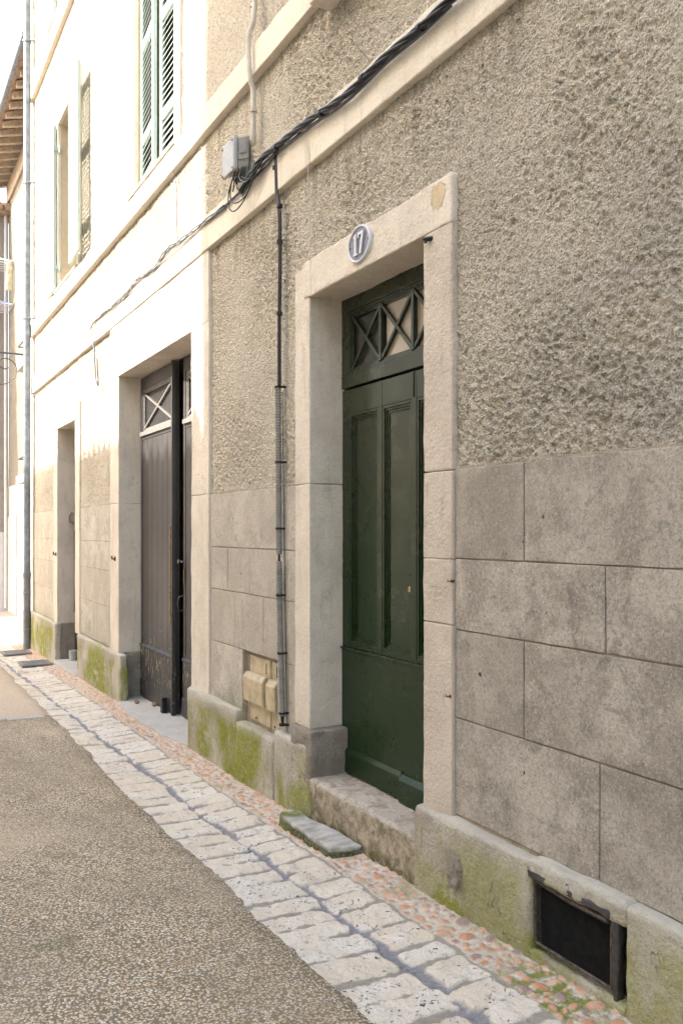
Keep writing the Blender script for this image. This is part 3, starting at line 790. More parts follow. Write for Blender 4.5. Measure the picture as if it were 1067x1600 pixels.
# ---- garage surround and doors
sr = MB(); x0, x1 = D-.02, D+.25
sr.rbox(x0, x1, 5.775, 6.153, .385, 1.862, .04, .006, .003, 6); sr.rbox(x0, x1, 5.775, 6.153, 1.864, 3.13, .04, .006, .003, 6)
sr.rbox(x0+.001, x1, 8.30, 8.62, .37, 1.862, .04, .006, .003, 6); sr.rbox(x0+.001, x1, 8.30, 8.62, 1.864, 3.13, .04, .006, .003, 6)
sr.rbox(x0-.002, x1, 5.775, 8.62, 3.128, 3.657, .05, .006, .003, 6)
sr.split('garage_surround', m_jamb_l, house, smooth=180)
def garage_leaf(y0, y1, x, name, side):
    """plank leaf with glazed top; side=+1 when the meeting edge is at y0"""
    zb, zt = float(gz(7.2))-.0, 3.12
    mb = MB(); n = 6
    fy0, fy1 = y0, y1
    mb.box(x, x+.045, fy0, fy0+.055, zb+.02, zt).box(x, x+.045, fy1-.055, fy1, zb+.02, zt)
    mb.box(x+.001, x+.044, fy0+.055, fy1-.055, 2.995, zt-.001).box(x+.001, x+.044, fy0+.055, fy1-.055, 2.50, 2.575)
    wd = (fy1-fy0-.11)/n
    for k in range(n):
        a = fy0+.055+k*wd; mb.box(x+.006, x+.03, a+.003, a+wd-.003, .455, 2.499)
    mb.box(x+.022, x+.029, fy0+.055, fy1-.055, .455, 2.499)
    leaf = mb.build(name, m_old, house, bevel=.002)
    b = MB(); b.box(x-.006, x+.03, fy0+.004, fy1-.004, zb+.03, .445); b.box(x-.014, x+.001, fy0+.004, fy1-.004, zb+.03, .12)
    b.build('kick_board', m_old, leaf, bevel=.002)
    b = MB(); b.poly([(x+.003, .470), (x-.018, .452), (x-.018, .444), (x+.003, .444)], fy0+.004, fy1-.004, 'y'); b.build('weather_ledge', m_iron2, leaf)
    b = MB(); moulding(b, fy0+.055, fy1-.055, 2.576, 2.994, x+.02, .03, .012)
    b.box(x-.02, x+.0, fy0+.03, fy1-.03, 2.535, 2.575)
    a0, a1, c0, c1 = fy0+.09, fy1-.09, 2.612, 2.96
    diag(b, (a0, c0), (a1, c1), .018, x+.006, x+.024); diag(b, (a0, c1), (a1, c0), .018, x+.007, x+.023)
    b.build('glazing_bars', m_garlight, leaf)
    b = MB(); b.box(x+.028, x+.032, fy0+.056, fy1-.056, 2.576, 2.994); b.build('pane', m_glass, leaf)
    b = MB(); b.box(x+.05, x+.056, fy0+.056, fy1-.056, 2.576, 2.9); b.build('pane_sheet', m_ply, leaf)
    return leaf
m_garlight = M_flat('pale_trim_paint', (.30, .27, .24), .5, var=.3, sc=25)  # glazing trim, paler than the plank paint
L1 = garage_leaf(7.235, 8.295, D+.205, 'garage_door', 1)
L2 = garage_leaf(6.16, 7.11, D+.245, 'garage_door', -1)
b = MB(); b.box(D+.170, D+.205, 7.200, 7.232, float(gz(7.2))+.02, 3.118); b.build('meeting_post', m_old, L1, bevel=.003)
b = MB(); b.rbox(D+.162, D+.18, 7.232, 7.262, .75, 1.65, .02, .004, .004, 30); b.build('bare_edge', m_bare, L1, smooth=60)
b = MB(); b.tube(catmull([(D+.245, 7.08, 1.02), (D+.19, 7.08, 1.0), (D+.19, 7.08, .90), (D+.245, 7.08, .88)], 5), .006, 6); b.build('handle', m_iron2, L2, smooth=60)
b = MB(); b.tube([(D+.232, 7.08, 1.32), (D+.197, 7.08, 1.32)], .011, 10); b.tube([(D+.197, 7.08, 1.32), (D+.185, 7.08, 1.32)], .022, 10); b.tube([(D+.205, 7.08, 1.32), (D+.205, 6.99, 1.32)], .007, 6); b.build('latch', m_iron2, L2, smooth=50)
b = MB(); b.rbox(D+.235, D+.2445, 7.06, 7.08, 1.12, 1.26, .02, .006, .006, 30); b.build('bare_patch', m_bare, L2, smooth=60)
nl = MB()
for z in (.62, .30, .02, .84): nl.tube([(D+.171, 7.21, z), (D+.164, 7.21, z)], .007, 8)
nl.split('bolt_head', m_iron, L1, smooth=50)
# concrete garage threshold
zg = float(gz(7.2))
sl = MB(); vs = []; pts = [(D-.045, 6.16), (D-.10, 6.6), (D-.125, 7.1), (D-.115, 7.6), (D-.07, 8.05), (D-.02, 8.30), (D+.5, 8.30), (D+.5, 6.16)]
k = len(pts); vs = [(x, y, float(gz(y))+.018) for x, y in pts]+[(x, y, -.3) for x, y in pts]
sl.add(vs, [tuple(range(k))[::-1]]+[(i, (i+1) % k, k+(i+1) % k, k+i) for i in range(k)])
sl.build('garage_threshold', m_conc, house, bevel=.006)
# wedge and debris
wy, wx = 7.36, D+.13; wz = float(gz(wy))+.019
tag(MB().poly([(wy-.012, wz), (wy+.055, wz), (wy+.04, wz+.13), (wy+.0, wz+.14)], wx, wx+.05).build('door_wedge', m_black, origin=(wx, wy, wz), bevel=.003), 'black wedge leaning against the foot of the grey garage door', 'door wedge')
for k, (x, y, sz, lab) in enumerate(((D+.06, 7.93, .045, 'broken wood chip on the garage threshold near the far jamb'), (D+.165, 7.72, .04, 'brown splinter lying against the bottom of the garage door'))):
    z = float(gz(y))+.02
    tag(MB().add([(x-.02, y-sz, z), (x+.025, y-.01, z+.004), (x+.02, y+sz, z+.022), (x-.015, y+sz*.6, z+.012), (x-.02, y-sz, z+.008), (x+.025, y-.01, z+.012), (x+.02, y+sz, z+.03), (x-.015, y+sz*.6, z+.02)],
        [(3, 2, 1, 0), (4, 5, 6, 7), (0, 1, 5, 4), (1, 2, 6, 5), (2, 3, 7, 6), (3, 0, 4, 7)]).build('wood_chip', m_bare, origin=(x, y, z)), lab, 'wood chip', 'debris on the garage threshold')

# ---- side door
sr = MB(); x0, x1 = D-.018, D+.25
sr.rbox(x0, x1, 10.06, 10.30, .365, 2.93, .06, .005, .002, 6); sr.rbox(x0, x1, 11.38, 11.63, .365, 2.93, .06, .005, .002, 6)
sr.rbox(x0-.002, x1, 10.06, 11.63, 2.928, 3.13, .06, .005, .002, 6)
sr.split('side_door_surround', m_jamb_l, house, smooth=180)
b = MB(); b.box(D+.205, D+.25, 10.30, 11.38, .0, 2.93); sd_ = b.build('side_door', M_flat('brown_door_paint', (.07, .05, .045), .5, var=.4), house)
b = MB(); moulding(b, 10.36, 10.80, .5, 1.6, D+.204, .03, .02); moulding(b, 10.88, 11.32, .5, 1.6, D+.204, .03, .02); b.box(D+.13, D+.203, 10.31, 11.37, 1.70, 1.80); b.box(D+.15, D+.203, 10.31, 11.37, 1.80, 1.83); b.build('door_moulding', m_old, sd_, bevel=.003)
zt_ = float(gz(10.8))+.035
b = MB(); b.rbox(D-.07, D+.5, 10.06, 11.38, -.4, zt_, .06, .01, .003, 6); b.build('side_doorstep', m_conc, house, smooth=180)
tag(MB().tube([(D+.15, 11.2, zt_), (D+.15, 11.2, zt_+.13)], [.05, .055], 12).build('white_pot', m_box, origin=(D+.15, 11.2, zt_), smooth=50), 'small pale pot in the corner of the furthest doorway step', 'pot')

# ---- windows with shutters
def shutter(mb, y0, z0, L, Hh, T, sgn=1):
    """louvred leaf; T maps local (along, out, up) to world"""
    def bx(a0, a1, o0, o1, u0, u1):
        vs = [T(a, o, u) for a in (a0, a1) for o in (o0, o1) for u in (u0, u1)]
        mb.add(vs, [(0, 1, 3, 2), (4, 6, 7, 5), (0, 4, 5, 1), (2, 3, 7, 6), (0, 2, 6, 4), (1, 5, 7, 3)])
    t = .034; sw = .075
    bx(0, sw, 0, t, 0, Hh); bx(L-sw, L, 0, t, 0, Hh)
    rails = [0, .10, .42, Hh*.56, Hh-.09]
    spans = []
    bx(sw, L-sw, .001, t-.001, 0, .12); bx(sw, L-sw, .001, t-.001, Hh-.10, Hh); bx(sw, L-sw, .001, t-.001, .42, .50); bx(sw, L-sw, .001, t-.001, Hh*.6, Hh*.6+.09)
    for a, b in ((.12, .42), (.50, Hh*.6), (Hh*.6+.09, Hh-.10)):
        n = int((b-a)/.056); s_ = (b-a)/n
        for k in range(n):
            u0 = a+k*s_
            vs = [T(p, o, u) for p in (sw, L-sw) for (o, u) in ((t-.002, u0), (t-.002, u0+.006), (.004, u0+s_*.95), (.004, u0+s_*.95+.006))]
            mb.add(vs, [(0, 1, 3, 2), (4, 6, 7, 5), (0, 4, 5, 1), (1, 5, 7, 3), (3, 7, 6, 2), (2, 6, 4, 0)])
def window(o, mode, label=None):
    y0, y1, z0, z1 = o
    b = MB(); xw = D+.22
    for (a0, a1, c0, c1) in ((y0, y0+.06, z0, z1), (y1-.06, y1, z0, z1), (y0+.06, y1-.06, z0, z0+.07), (y0+.06, y1-.06, z1-.06, z1), ((y0+y1)/2-.045, (y0+y1)/2+.045, z0+.07, z1-.06), (y0+.06, (y0+y1)/2-.045, z0+.75, z0+.78), ((y0+y1)/2+.045, y1-.06, z0+.75, z0+.78)):
        b.box(xw, xw+.05, a0, a1, c0, c1)
    win = b.build('window', m_shut, house, bevel=.002)
    g_ = MB(); g_.box(xw+.02, xw+.025, y0+.05, y1-.05, z0+.05, z1-.05); g_.build('pane', m_glass, win)
    # surround with reveal
    s_ = MB()
    s_.rbox(D-.02, D+.022, y0-.15, y0, z0-.03, z1, .06, .004, .001, 6); s_.rbox(D-.02, D+.022, y1, y1+.15, z0-.03, z1, .06, .004, .001, 6)
    s_.rbox(D-.021, D+.022, y0-.15, y1+.15, z1, z1+.18, .06, .004, .001, 6)
    s_.split('window_surround', m_band, win, smooth=180)
    s_ = MB(); s_.box(D+.023, D+.26, y0-.03, y0, z0-.02, z1+.02).box(D+.023, D+.26, y1, y1+.03, z0-.02, z1+.02).box(D+.023, D+.26, y0, y1, z1, z1+.02)
    s_.build('reveal', m_reveal_bounce, win)
    s_ = MB(); s_.rbox(D-.06, D+.26, y0-.10, y1+.10, z0-.035, z0, .05, .008, .002, 6); s_.build('sill', m_band, win, smooth=180)
    L = (y1-y0)/2-.005; H_ = z1-z0-.03; zb = z0+.015
    def T_at(hy, hx, ang, out):
        ca, sa = math.cos(ang), math.sin(ang)
        return lambda a, oo, u: (hx-a*sa*1.0-oo*ca*out, hy+a*ca-oo*sa*-out*0 if False else hy+a*ca, zb+u)
    if mode == 'closed':
        for (hy, sg, ang) in ((y1-.003, -1, R(5)), (y0+.003, 1, 0)):
            m_ = MB(); shutter(m_, 0, 0, L-.004, H_, lambda a, oo, u: (D+.075-a*math.sin(ang)-oo, hy+sg*a*math.cos(ang)-(oo*math.sin(ang) if sg < 0 else 0), zb+u))
            m_.build('shutter', m_shut, win)
    else:
        # folded back: pins stand off the wall, free ends near the wall
        m_ = MB(); aa = R(.6); hy, hx = y1+.02, D-.035
        shutter(m_, 0, 0, L, H_, lambda a, oo, u: (hx+a*math.sin(aa)-(.034-oo), hy+a*math.cos(aa), zb+u)); m_.build('shutter', m_shut, win)
        m_ = MB(); hy2, hx2 = y0-.0, D-.085
        shutter(m_, 0, 0, L, H_, lambda a, oo, u: (hx2-a*.03-(.034-oo), hy2-a, zb+u)); m_.build('shutter', m_shut, win)
        m_ = MB()
        for z in (z0+.28, z1-.35):
            m_.box(D-.075, D+.02, y1-.015, y1+.012, z, z+.05).box(D-.10, D+.02, y0-.012, y0+.01, z, z+.05)
            m_.tube([(D-.0, y1-.03, z-.03), (D-.0, y1-.03, z+.06)], .012, 8)
        m_.split('hinge', m_shut, win)
    return win
window(W1, 'closed'); window(W2, 'open'); window(W3, 'closed')
window(U1, 'open'); window(U2, 'open'); window(U3, 'closed')
# projecting sill block end at top of frame
b = MB(); b.rbox(D-.13, D+.02, 2.55, 3.97, 4.42, 4.51, .05, .006, .002, 6); b.build('sill_block', m_band, house, smooth=180)

# rusty hooks and bolts
for k, (x, y, lab) in enumerate(((180, 873, 'rusty shutter hook left of the grey garage door'), (88, 866, 'rusty hook left of the furthest doorway'), (706, 908, 'small rusty bolt right of the green door at lock height'), (704, 1088, 'small rusty bolt low on the jamb right of the green door'))):
    X_, Y_, Z_ = w(x, y, -.02); s_ = (.03, .035, .008, .009)[k]
    mb = MB(); mb.tube([(X_+.01, Y_, Z_), (X_-.006, Y_, Z_)], s_*.8, 10); mb.tube(catmull([(X_-.004, Y_, Z_), (X_-.02-s_*.3, Y_, Z_), (X_-.02-s_*.3, Y_, Z_+s_), ], 4), s_*.28, 6)
    tag(mb.build('wall_hook' if k < 2 else 'wall_bolt', m_rust, origin=(X_, Y_, Z_), smooth=60), lab, 'hook' if k < 2 else 'bolt')

# ---- meters in the niche
for (y0, y1, lab) in ((4.79, 5.10, 'cream plastic meter cover with a raised lower box, left one in the wall niche'), (4.635, 4.765, 'cream plastic meter cover half hidden behind the ribbed conduit in the niche')):
    t = empty('meter_box', (D+.08, (y0+y1)/2, .35), lab, 'meter box', 'meter boxes in the wall niche')
    b = MB(); b.rbox(D+.018, D+.10, y0, y1, .345, .775, .03, .010, .0004, 8); b.build('cover', m_cream, t, smooth=180)
    ya = y0+.03 if y1-y0 > .2 else y0
    b = MB(); b.poly([(D+.019, .465), (D-.022, .475), (D-.028, .63), (D-.004, .66), (D+.019, .665)], ya, y1+(.03 if y1-y0 > .2 else .005), 'y'); b.build('raised_box', m_cream, t, bevel=.008)
    b = MB(); b.tube([(D+.019, y1-.1 if y1-y0 > .2 else y1-.05, .37), (D+.014, y1-.1 if y1-y0 > .2 else y1-.05, .37)], .008, 8); b.box(D+.015, D+.0195, y0+.05, y0+.056, .68, .75); b.build('latch', m_black, t)

# ---- loose step block
cr = [(1.845, 3.87), (1.828, 3.40), (2.10, 3.50), (2.13, 3.62), (2.06, 4.02), (1.93, 4.05)]
mb = MB(); mb.rbox(0, 1, 0, 1, 0, 1, .05, .08, 0, 5)
V = np.array(mb.v)
def bil(u, v):
    a, b2, c_, d_ = np.array([1.985, 4.20]), np.array([1.985, 3.60]), np.array([2.15, 3.56]), np.array([2.10, 4.26])
    return a*(1-u)*(1-v)+b2*u*(1-v)+c_*u*v+d_*(1-u)*v
out = []
for (x, y, z) in V:
    p = bil(1-y, x); hz = float(gz(3.95))-.022; out.append((p[0], p[1], hz+z*.075))
out = np.array(out); nn = fbm(out[:, 0]*16, out[:, 1]*16, out[:, 2]*16)
out[:, 0] += nn*.006*np.sign(out[:, 0]-2.05); out[:, 1] += nn*.007; out[:, 2] += .006*fbm(out[:, 0]*7, out[:, 1]*7)*(V[:, 2] > .5)+.02*(out[:, 0]-2.05)
mb.v = out.tolist()
def M_slab():
    t = NT('mossy_step_block', .9, spec=.25)
    c = t.mix(t.ramp(t.noise(8, 5, .7, v=t.vscale(1, 2.2, 1)), .35, .7), (.50, .48, .44), (.30, .28, .25))
    z = t.sx.outputs[2]
    side = t.ramp(z, -.004, .014, 1, 0)
    c = t.mix(side, c, t.mix(t.ramp(t.noise(50, 4, .8), .4, .6), (.055, .065, .018), (.17, .17, .10)))
    e = t.math('MULTIPLY', t.ramp(t.sx.outputs[1], 4.02, 4.15), t.ramp(t.noise(14, 3), .35, .6))
    c = t.mix(e, c, (.16, .18, .05)); t.col(c)
    t.bump(t.math('ADD', t.noise(50, 5, .8), t.math('MULTIPLY', t.noise(12, 3, v=t.vscale(1, 2.5, 1)), 1.6)), .007, 1); return t.m
o = mb.build('step_block', M_slab(), origin=(2.05, 3.95, -.05), smooth=180)
tag(o, 'loose grey stone step block with mossy sides below the green door sill', 'stone block')

# ---- drain grates
for (x, y, lab) in ((1.905, 11.42, 'slotted iron drain grate in the paving, the nearer of two'), (1.86, 12.75, 'slotted iron drain grate in the paving, the further of two by the downpipe')):
    z = float(gz(y))+.006; t = empty('drain_grate', (x, y, z), lab, 'drain grate', 'iron drain grates in the gutter paving')
    b = MB(); b.box(x-.19, x+.19, y-.19, y-.165, z, z+.018).box(x-.19, x+.19, y+.165, y+.19, z, z+.018).box(x-.19, x-.165, y-.165, y+.165, z, z+.018).box(x+.165, x+.19, y-.165, y+.165, z, z+.018)
    b.build('frame', m_grate, t)
    b = MB()
    for k in range(9): xx = x-.15+k*.0375; b.box(xx-.011, xx+.011, y-.165, y+.165, z, z+.014)
    b.build('bars', m_grate, t); b = MB(); b.box(x-.165, x+.165, y-.165, y+.165, z-.002, z+.003); b.build('pit', m_void, t)

# ================================================================ CABLES, BOX, CONDUITS
def strands(path, R0, r, n, turns, m, name, **kw):
    P_ = catmull(path, 14); mb = MB(); L = 0; prev = P_[0]; ls = [0]
    for p in P_[1:]: L += np.linalg.norm(p-prev); ls.append(L); prev = p
    for k in range(n):
        pts = []
        for i, p in enumerate(P_):
            t = P_[min(i+1, len(P_)-1)]-P_[max(i-1, 0)]; t /= np.linalg.norm(t)
            a = np.cross(t, [1, 0, 0]); a /= np.linalg.norm(a); b = np.cross(t, a)
            g = 2*math.pi*(k/n+ls[i]*turns); Rr = R0 if not callable(R0) else R0(ls[i]/L)
            pts.append(p+(a*math.cos(g)+b*math.sin(g))*Rr)
        mb.tube(pts, r, 7)
    return mb, m, name
def wp(pts, p=-.05): return [w(x, y, p) for x, y in pts]
# the twisted bundle, along the top edge of the lower string course
near = [(900, -190), (800, -98), (702, -1), (655, 44), (600, 90), (540, 148), (480, 190), (440, 222), (412, 245), (392, 272), (376, 300)]
cb = empty('cable_bundle', w(440, 222, -.05), 'thick twisted black and grey electric cable running up along the lower string course', 'cable')
mb, _, _ = strands(wp(near, -.072), .0100, .0080, 4, 1.7, m_black, ''); mb.build('strand', m_black, cb, smooth=180)
mb, _, _ = strands(wp([(x+2, y+5) for x, y in near], -.056), .009, .006, 2, 1.5, m_cable2, ''); mb.build('strand', m_cable2, cb, smooth=180)
mb = MB(); mb.tube(catmull(wp([(x+3, y+10) for x, y in near[2:-1]]+[(372, 304), (350, 325), (330, 342)], -.045), 8), .006, 7); mb.build('strand', m_cable2, cb, smooth=180)
mb = MB(); mb.tube(catmull(wp([(470, 207), (440, 232), (414, 262), (390, 285), (366, 308), (340, 332)], -.048), 8), .006, 7); mb.build('strand', m_black, cb, smooth=180)
mb = MB(); mb.tube(catmull(wp([(578, 96), (566, 82), (547, 60)], -.09), 4), .0018, 5); mb.split('loose_tie', m_black, cb)
mb = MB()
for (x, y) in ((655, 44), (566, 122), (500, 178), (430, 232)):
    c_ = wp([(x-2, y+1.5), (x+3, y-2.5)], -.072); mb.tube(c_, .020, 10)
mb.split('cable_tie', m_black, cb, smooth=60)
# drip loops under the junction box
mb = MB()
for pts in ([(372, 268), (362, 285), (360, 305), (363, 316), (372, 316), (384, 305), (396, 280)], [(368, 266), (358, 300), (358, 324), (366, 330), (378, 318), (392, 290), (404, 262)], [(378, 266), (372, 284), (380, 282), (392, 270), (404, 256)], [(366, 264), (366, 288), (364, 300)], [(374, 266), (368, 282), (372, 296)], [(382, 266), (378, 276), (390, 278), (404, 262)], [(386, 262), (388, 274), (398, 268), (410, 250)]):
    mb.tube(catmull(wp(pts, -.085), 6), .0045, 6)
mb.split('drip_loop', m_black, cb, smooth=180)
mb = MB()
for pts in ([(376, 262), (374, 278), (384, 284), (396, 268)], [(388, 260), (386, 272), (396, 262), (398, 250)], [(392, 258), (392, 268), (400, 258)]): mb.tube(catmull(wp(pts, -.095), 6), .0035, 6)
mb.split('drip_loop', M_flat('green_grey_wire', (.14, .18, .14), .5), cb, smooth=180)
# thinner bundle fading along the sunlit course
fc = empty('thin_cable', w(250, 400, -.05), 'thin tangled telephone cables sagging along the sunlit string course above the garage', 'cable')
far = [(352, 322), (313, 352), (280, 378), (262, 390), (240, 420), (214, 438), (196, 462), (175, 480), (152, 498)]
mb, _, _ = strands(wp(far, -.05), .010, .0045, 3, 1.2, m_cable2, ''); mb.build('strand', m_cable2, fc, smooth=180)
far2 = [(340, 332), (300, 368), (262, 402), (228, 430), (200, 454), (160, 492), (138, 514), (120, 528), (100, 545), (80, 565), (57, 585)]
mb = MB(); mb.tube(catmull(wp(far2, -.045), 8), .005, 6); mb.tube(catmull(wp([(x+2, y+6+2*math.sin(x)) for x, y in far2[3:-1]], -.045), 8), .003, 5); mb.build('strand', m_pale, fc, smooth=180)
hl = MB(); pts = wp([(152, 498), (144, 508), (143, 520), (147, 545), (149, 570), (150, 592), (154, 602), (153, 585), (152, 560)], -.05); hl.tube(catmull(pts, 8), .007, 7)
pts = wp([(152, 500), (149, 512), (148, 530), (149, 550)], -.05); hl.tube(catmull(pts, 8), .004, 6)
hl.tube(catmull(wp([(146, 578), (143, 588), (146, 598), (151, 603), (154, 592), (154, 580)], -.06), 6), .003, 5)
tag(hl.build('hanging_cable_end', m_cable2, origin=w(152, 498, -.05), smooth=180), 'loose grey cable end hanging in a loop below the string course left of the garage', 'cable')
# pale bell wires
bw = MB(); bw.tube(catmull(wp([(478, 212), (480, 240), (481, 262), (483, 320), (485, 400), (486, 452), (491, 460)], -.045), 5), .0022, 5)
bw.tube(catmull(wp([(475, 214), (477, 240), (478, 262)], -.045), 5), .0018, 5)
tag(bw.build('bell_wire', m_pale, origin=w(480, 262, -.04)), 'thin pale bell wire dropping from the string course to the green door lintel', 'wire')
bw = MB(); bw.tube(catmull(wp([(268, 240), (270, 262), (274, 280), (277, 300), (276, 330), (278, 380)], -.03), 5), .003, 5)
tag(bw.build('bell_wire', m_cable2, origin=w(270, 262, -.03)), 'thin grey wire hanging down from the sill of the half shut shutters', 'wire')
bw = MB(); bw.tube(catmull(wp([(57, 615), (52, 622), (66, 634), (80, 620), (90, 615)], -.05), 5), .004, 5); bw.tube(catmull(wp([(80, 567), (76, 590), (72, 612), (68, 628)], -.05), 5), .003, 5); bw.tube(catmull(wp([(96, 556), (92, 580), (86, 600)], -.05), 5), .003, 5)
tag(bw.build('bell_wire', m_pale, origin=w(70, 600, -.05)), 'loose pale wire tangled beside the zinc downpipe below the string course', 'wire')
# vertical cable and ribbed conduit
X_, Yb, Z1 = w(430, 236, -.05)
vc = empty('vertical_conduit', w(443, 1132, -.065), 'vertical black cable in ribbed grey conduit left of the green door', 'conduit')
path = wp([(430, 236), (431, 262), (432, 300), (436, 330), (437, 372), (437, 420), (436, 500), (436, 560), (436, 606)], -.035)
mb = MB(); mb.tube(catmull(path, 6), .0095, 8); mb.tube(catmull([(a, b-.016, c) for a, b, c in path], 6), .007, 8); mb.build('cable', m_black, vc, smooth=180)
cy = lambda z: float(np.interp(z, [.45, 1.2, 2.5], [w(443, 1132, -.03)[1]+.0, w(438, 990, -.03)[1], w(436, 606, -.03)[1]]))
def ribbed(z0, z1):
    mb = MB(); pts = []; rad = []; z = z0
    while z < z1:
        for dz, r in ((0, .0195), (.006, .0195), (.008, .0160), (.014, .0160)): pts.append((D-.036, cy(z), z+dz)); rad.append(r)
        z += .0165
    mb.tube(pts, rad, 12); return mb
ztop = w(436, 606, -.035)[2]; zb = w(438, 866, -.035)[2]; zb2 = w(440, 880, -.035)[2]
ribbed(zb, ztop).build('ribbed_conduit', m_cond, vc, smooth=40); ribbed(.49, zb2).build('ribbed_conduit', m_cond, vc, smooth=40)
mb = MB(); mb.tube([(D-.036, cy(.45), .43), (D-.036, cy(.49), .49)], [.006, .013], 10); mb.tube([(D-.036, cy(zb2), zb2), (D-.036, cy(zb), zb+.01)], .008, 8)
mb.tube([(D-.018, cy(.45)-.020, .40), (D-.018, cy(2.4)-.020, 2.42)], .0025, 6); mb.build('cable_and_dark_line', m_black, vc, smooth=60)  # first tube: thin dark line beside the conduit
mb = MB()
for y in (604, 722, 826, 930, 1020, 1112, 1130): z = w(437, y, -.036)[2]; mb.tube([(D-.036, cy(z), z-.006), (D-.036, cy(z), z+.006)], .0225, 12); mb.box(D-.02, D+.01, cy(z)-.026, cy(z)-.012, z-.006, z+.006)
for y in (262, 322, 378, 490): a_ = w(430 if y < 300 else 437, y, -.035); mb.tube([(a_[0], a_[1], a_[2]-.01), (a_[0], a_[1], a_[2]+.01)], .018, 10)
mb.split('clip', m_black, vc, smooth=50)
# pale vertical conduit to upper floors
pc = empty('pale_conduit', w(393, 245, -.04), 'pale vertical conduit rising from the junction box across the upper string course', 'conduit')
P0 = [w(393, y, -.07)[1:] for y in (248,)]
mb = MB(); yv = w(393, 200, -.07)[1]
mb.tube(catmull([(D-.045, yv+.03, 4.07), (D-.045, yv+.03, 4.40), (D-.07, yv+.025, 4.50), (D-.075, yv+.035, 4.75), (D-.05, yv+.0, 4.9), (D-.045, yv+.02, 5.5), (D-.045, yv+.02, 8.0)], 6), .017, 10); mb.build('pipe', m_pale, pc, smooth=180)
mb = MB()
for z in (4.28, 4.95, 5.6, 6.4): mb.tube([(D-.046, yv+.02, z-.008), (D-.046, yv+.02, z+.008)], .022, 10)
mb.split('clip', m_pale, pc, smooth=50)
# junction box
jb = empty('junction_box', (D-.065, 5.15, 4.0), 'weathered pale grey electric junction box above the cable bend', 'junction box')
b = MB()
Tz = lambda x, y, z: (x, y, z+(D-x)*-.38)
mb = MB(); mb.box(D-.085, D-.005, 5.06, 5.25, 4.0, 4.205); mb.v = [Tz(*v) for v in mb.v]; mb.build('body', m_box, jb, bevel=.010)
mb = MB(); mb.box(D-.122, D-.088, 5.052, 5.258, 3.992, 4.213); mb.v = [Tz(*v) for v in mb.v]; mb.build('lid', m_box, jb, bevel=.012)
mb = MB(); mb.box(D-.085, D-.02, 5.045, 5.0595, 4.05, 4.06).box(D-.08, D-.03, 5.05, 5.0595, 4.09, 4.17); mb.v = [Tz(*v) for v in mb.v]; mb.split('rib', m_box, jb, bevel=.003)
mb = MB()
for q_ in (0, 1): mb.tube([Tz(D-.125, 5.07+q_*.17, 4.19), Tz(D-.118, 5.07+q_*.17, 4.19)], .008, 8); mb.tube([Tz(D-.125, 5.07+q_*.17, 4.01), Tz(D-.118, 5.07+q_*.17, 4.01)], .008, 8)
for k in range(5): mb.tube([Tz(D-.03-.0*k, 5.08+k*.035, 3.985), Tz(D-.03, 5.08+k*.035, 3.94)], .009, 8)
mb.split('cable_gland', m_iron2, jb, smooth=50)
# zinc downpipe
dp = empty('downpipe', (D-.10, 13.28, float(gz(13.3))), 'tall zinc downpipe with a dark cast iron foot at the far corner', 'downpipe')
px, py = D-.10, 13.25; z0 = float(gz(13.3))
mb = MB(); mb.tube([(px, py, z0+1.10), (px, py, 3.0), (px, py, 10.5)], .05, 16); mb.build('pipe', m_zinc, dp, smooth=60)
mb = MB(); mb.tube([(px, py, z0), (px, py, z0+1.10)], .054, 16); mb.tube([(px, py, z0+1.08), (px, py, z0+1.15)], .060, 16); mb.build('cast_iron_foot', m_foot, dp, smooth=60)
mb = MB()
for yy in (52, 277, 492): z = w(47, yy, -.1)[2]; mb.tube([(px, py, z-.014), (px, py, z+.014)], .062, 16); mb.tube([(px, py-.05, z), (D+.02, py-.09, z)], .012, 6)
for z in (z0+.30, z0+.85): mb.tube([(px, py, z-.012), (px, py, z+.012)], .06, 16)
mb.split('bracket', m_zinc, dp, smooth=50)

# ================================================================ FAR STREET
# narrow neighbour sliver, sunlit, just past the pipe
nb = empty('neighbour_house', (D, 13.7, 0), 'narrow strip of white plastered neighbour house behind the downpipe', 'house')
mb = MB(); mb.box(D+.01, D+5, 13.53, 14.15, -.4, 10.6); mb.build('wall', m_white_w, nb)
mb = MB(); mb.rbox(D-.045, D+.0095, 13.34, 14.17, -.4, .30, .05, .01, .004, 6); mb.build('plinth', m_conc, nb, smooth=180)
mb = MB(); mb.box(D-.001, D+.3, 13.335, 13.53, -.4, 10.6); mb.build('quoin', m_white_w, nb)
mb = MB(); mb.add([(D-.2, 13.33, 10.45), (D-.2, 14.2, 10.45), (D+5, 14.2, 11.4), (D+5, 13.33, 11.4)], [(0, 1, 2, 3)]); mb.build('roof', m_tile, nb)
# wall lamp bracket
lb = empty('lamp_bracket', (D-.02, 14.0, 4.25), 'black wrought iron wall bracket with a scroll, beside the downpipe', 'bracket')
mb = MB(); yb = 14.0; zb = w(40, 567, 0)[2]+.12; mb.tube([(D+.02, yb, zb), (D-.9, yb, zb)], .016, 8); mb.build('arm', m_iron2, lb, smooth=60)
mb = MB(); sp = []
for k in range(41):
    a_ = k/40; ang = -2.4+a_*7.4; rr_ = .30*(1-a_)**1.05+.03
    sp.append((D-.26+rr_*math.cos(ang)*.9-.12*(1-a_), yb, zb-.20+rr_*math.sin(ang)*.85-.06*(1-a_)))
mb.tube(sp, .009, 6); mb.build('scroll', m_iron, lb, smooth=60)
mb = MB(); mb.tube([(D+.02, yb, zb-.45), (D+.02, yb, zb+.05)], .014, 6); mb.build('wall_plate', m_iron, lb)

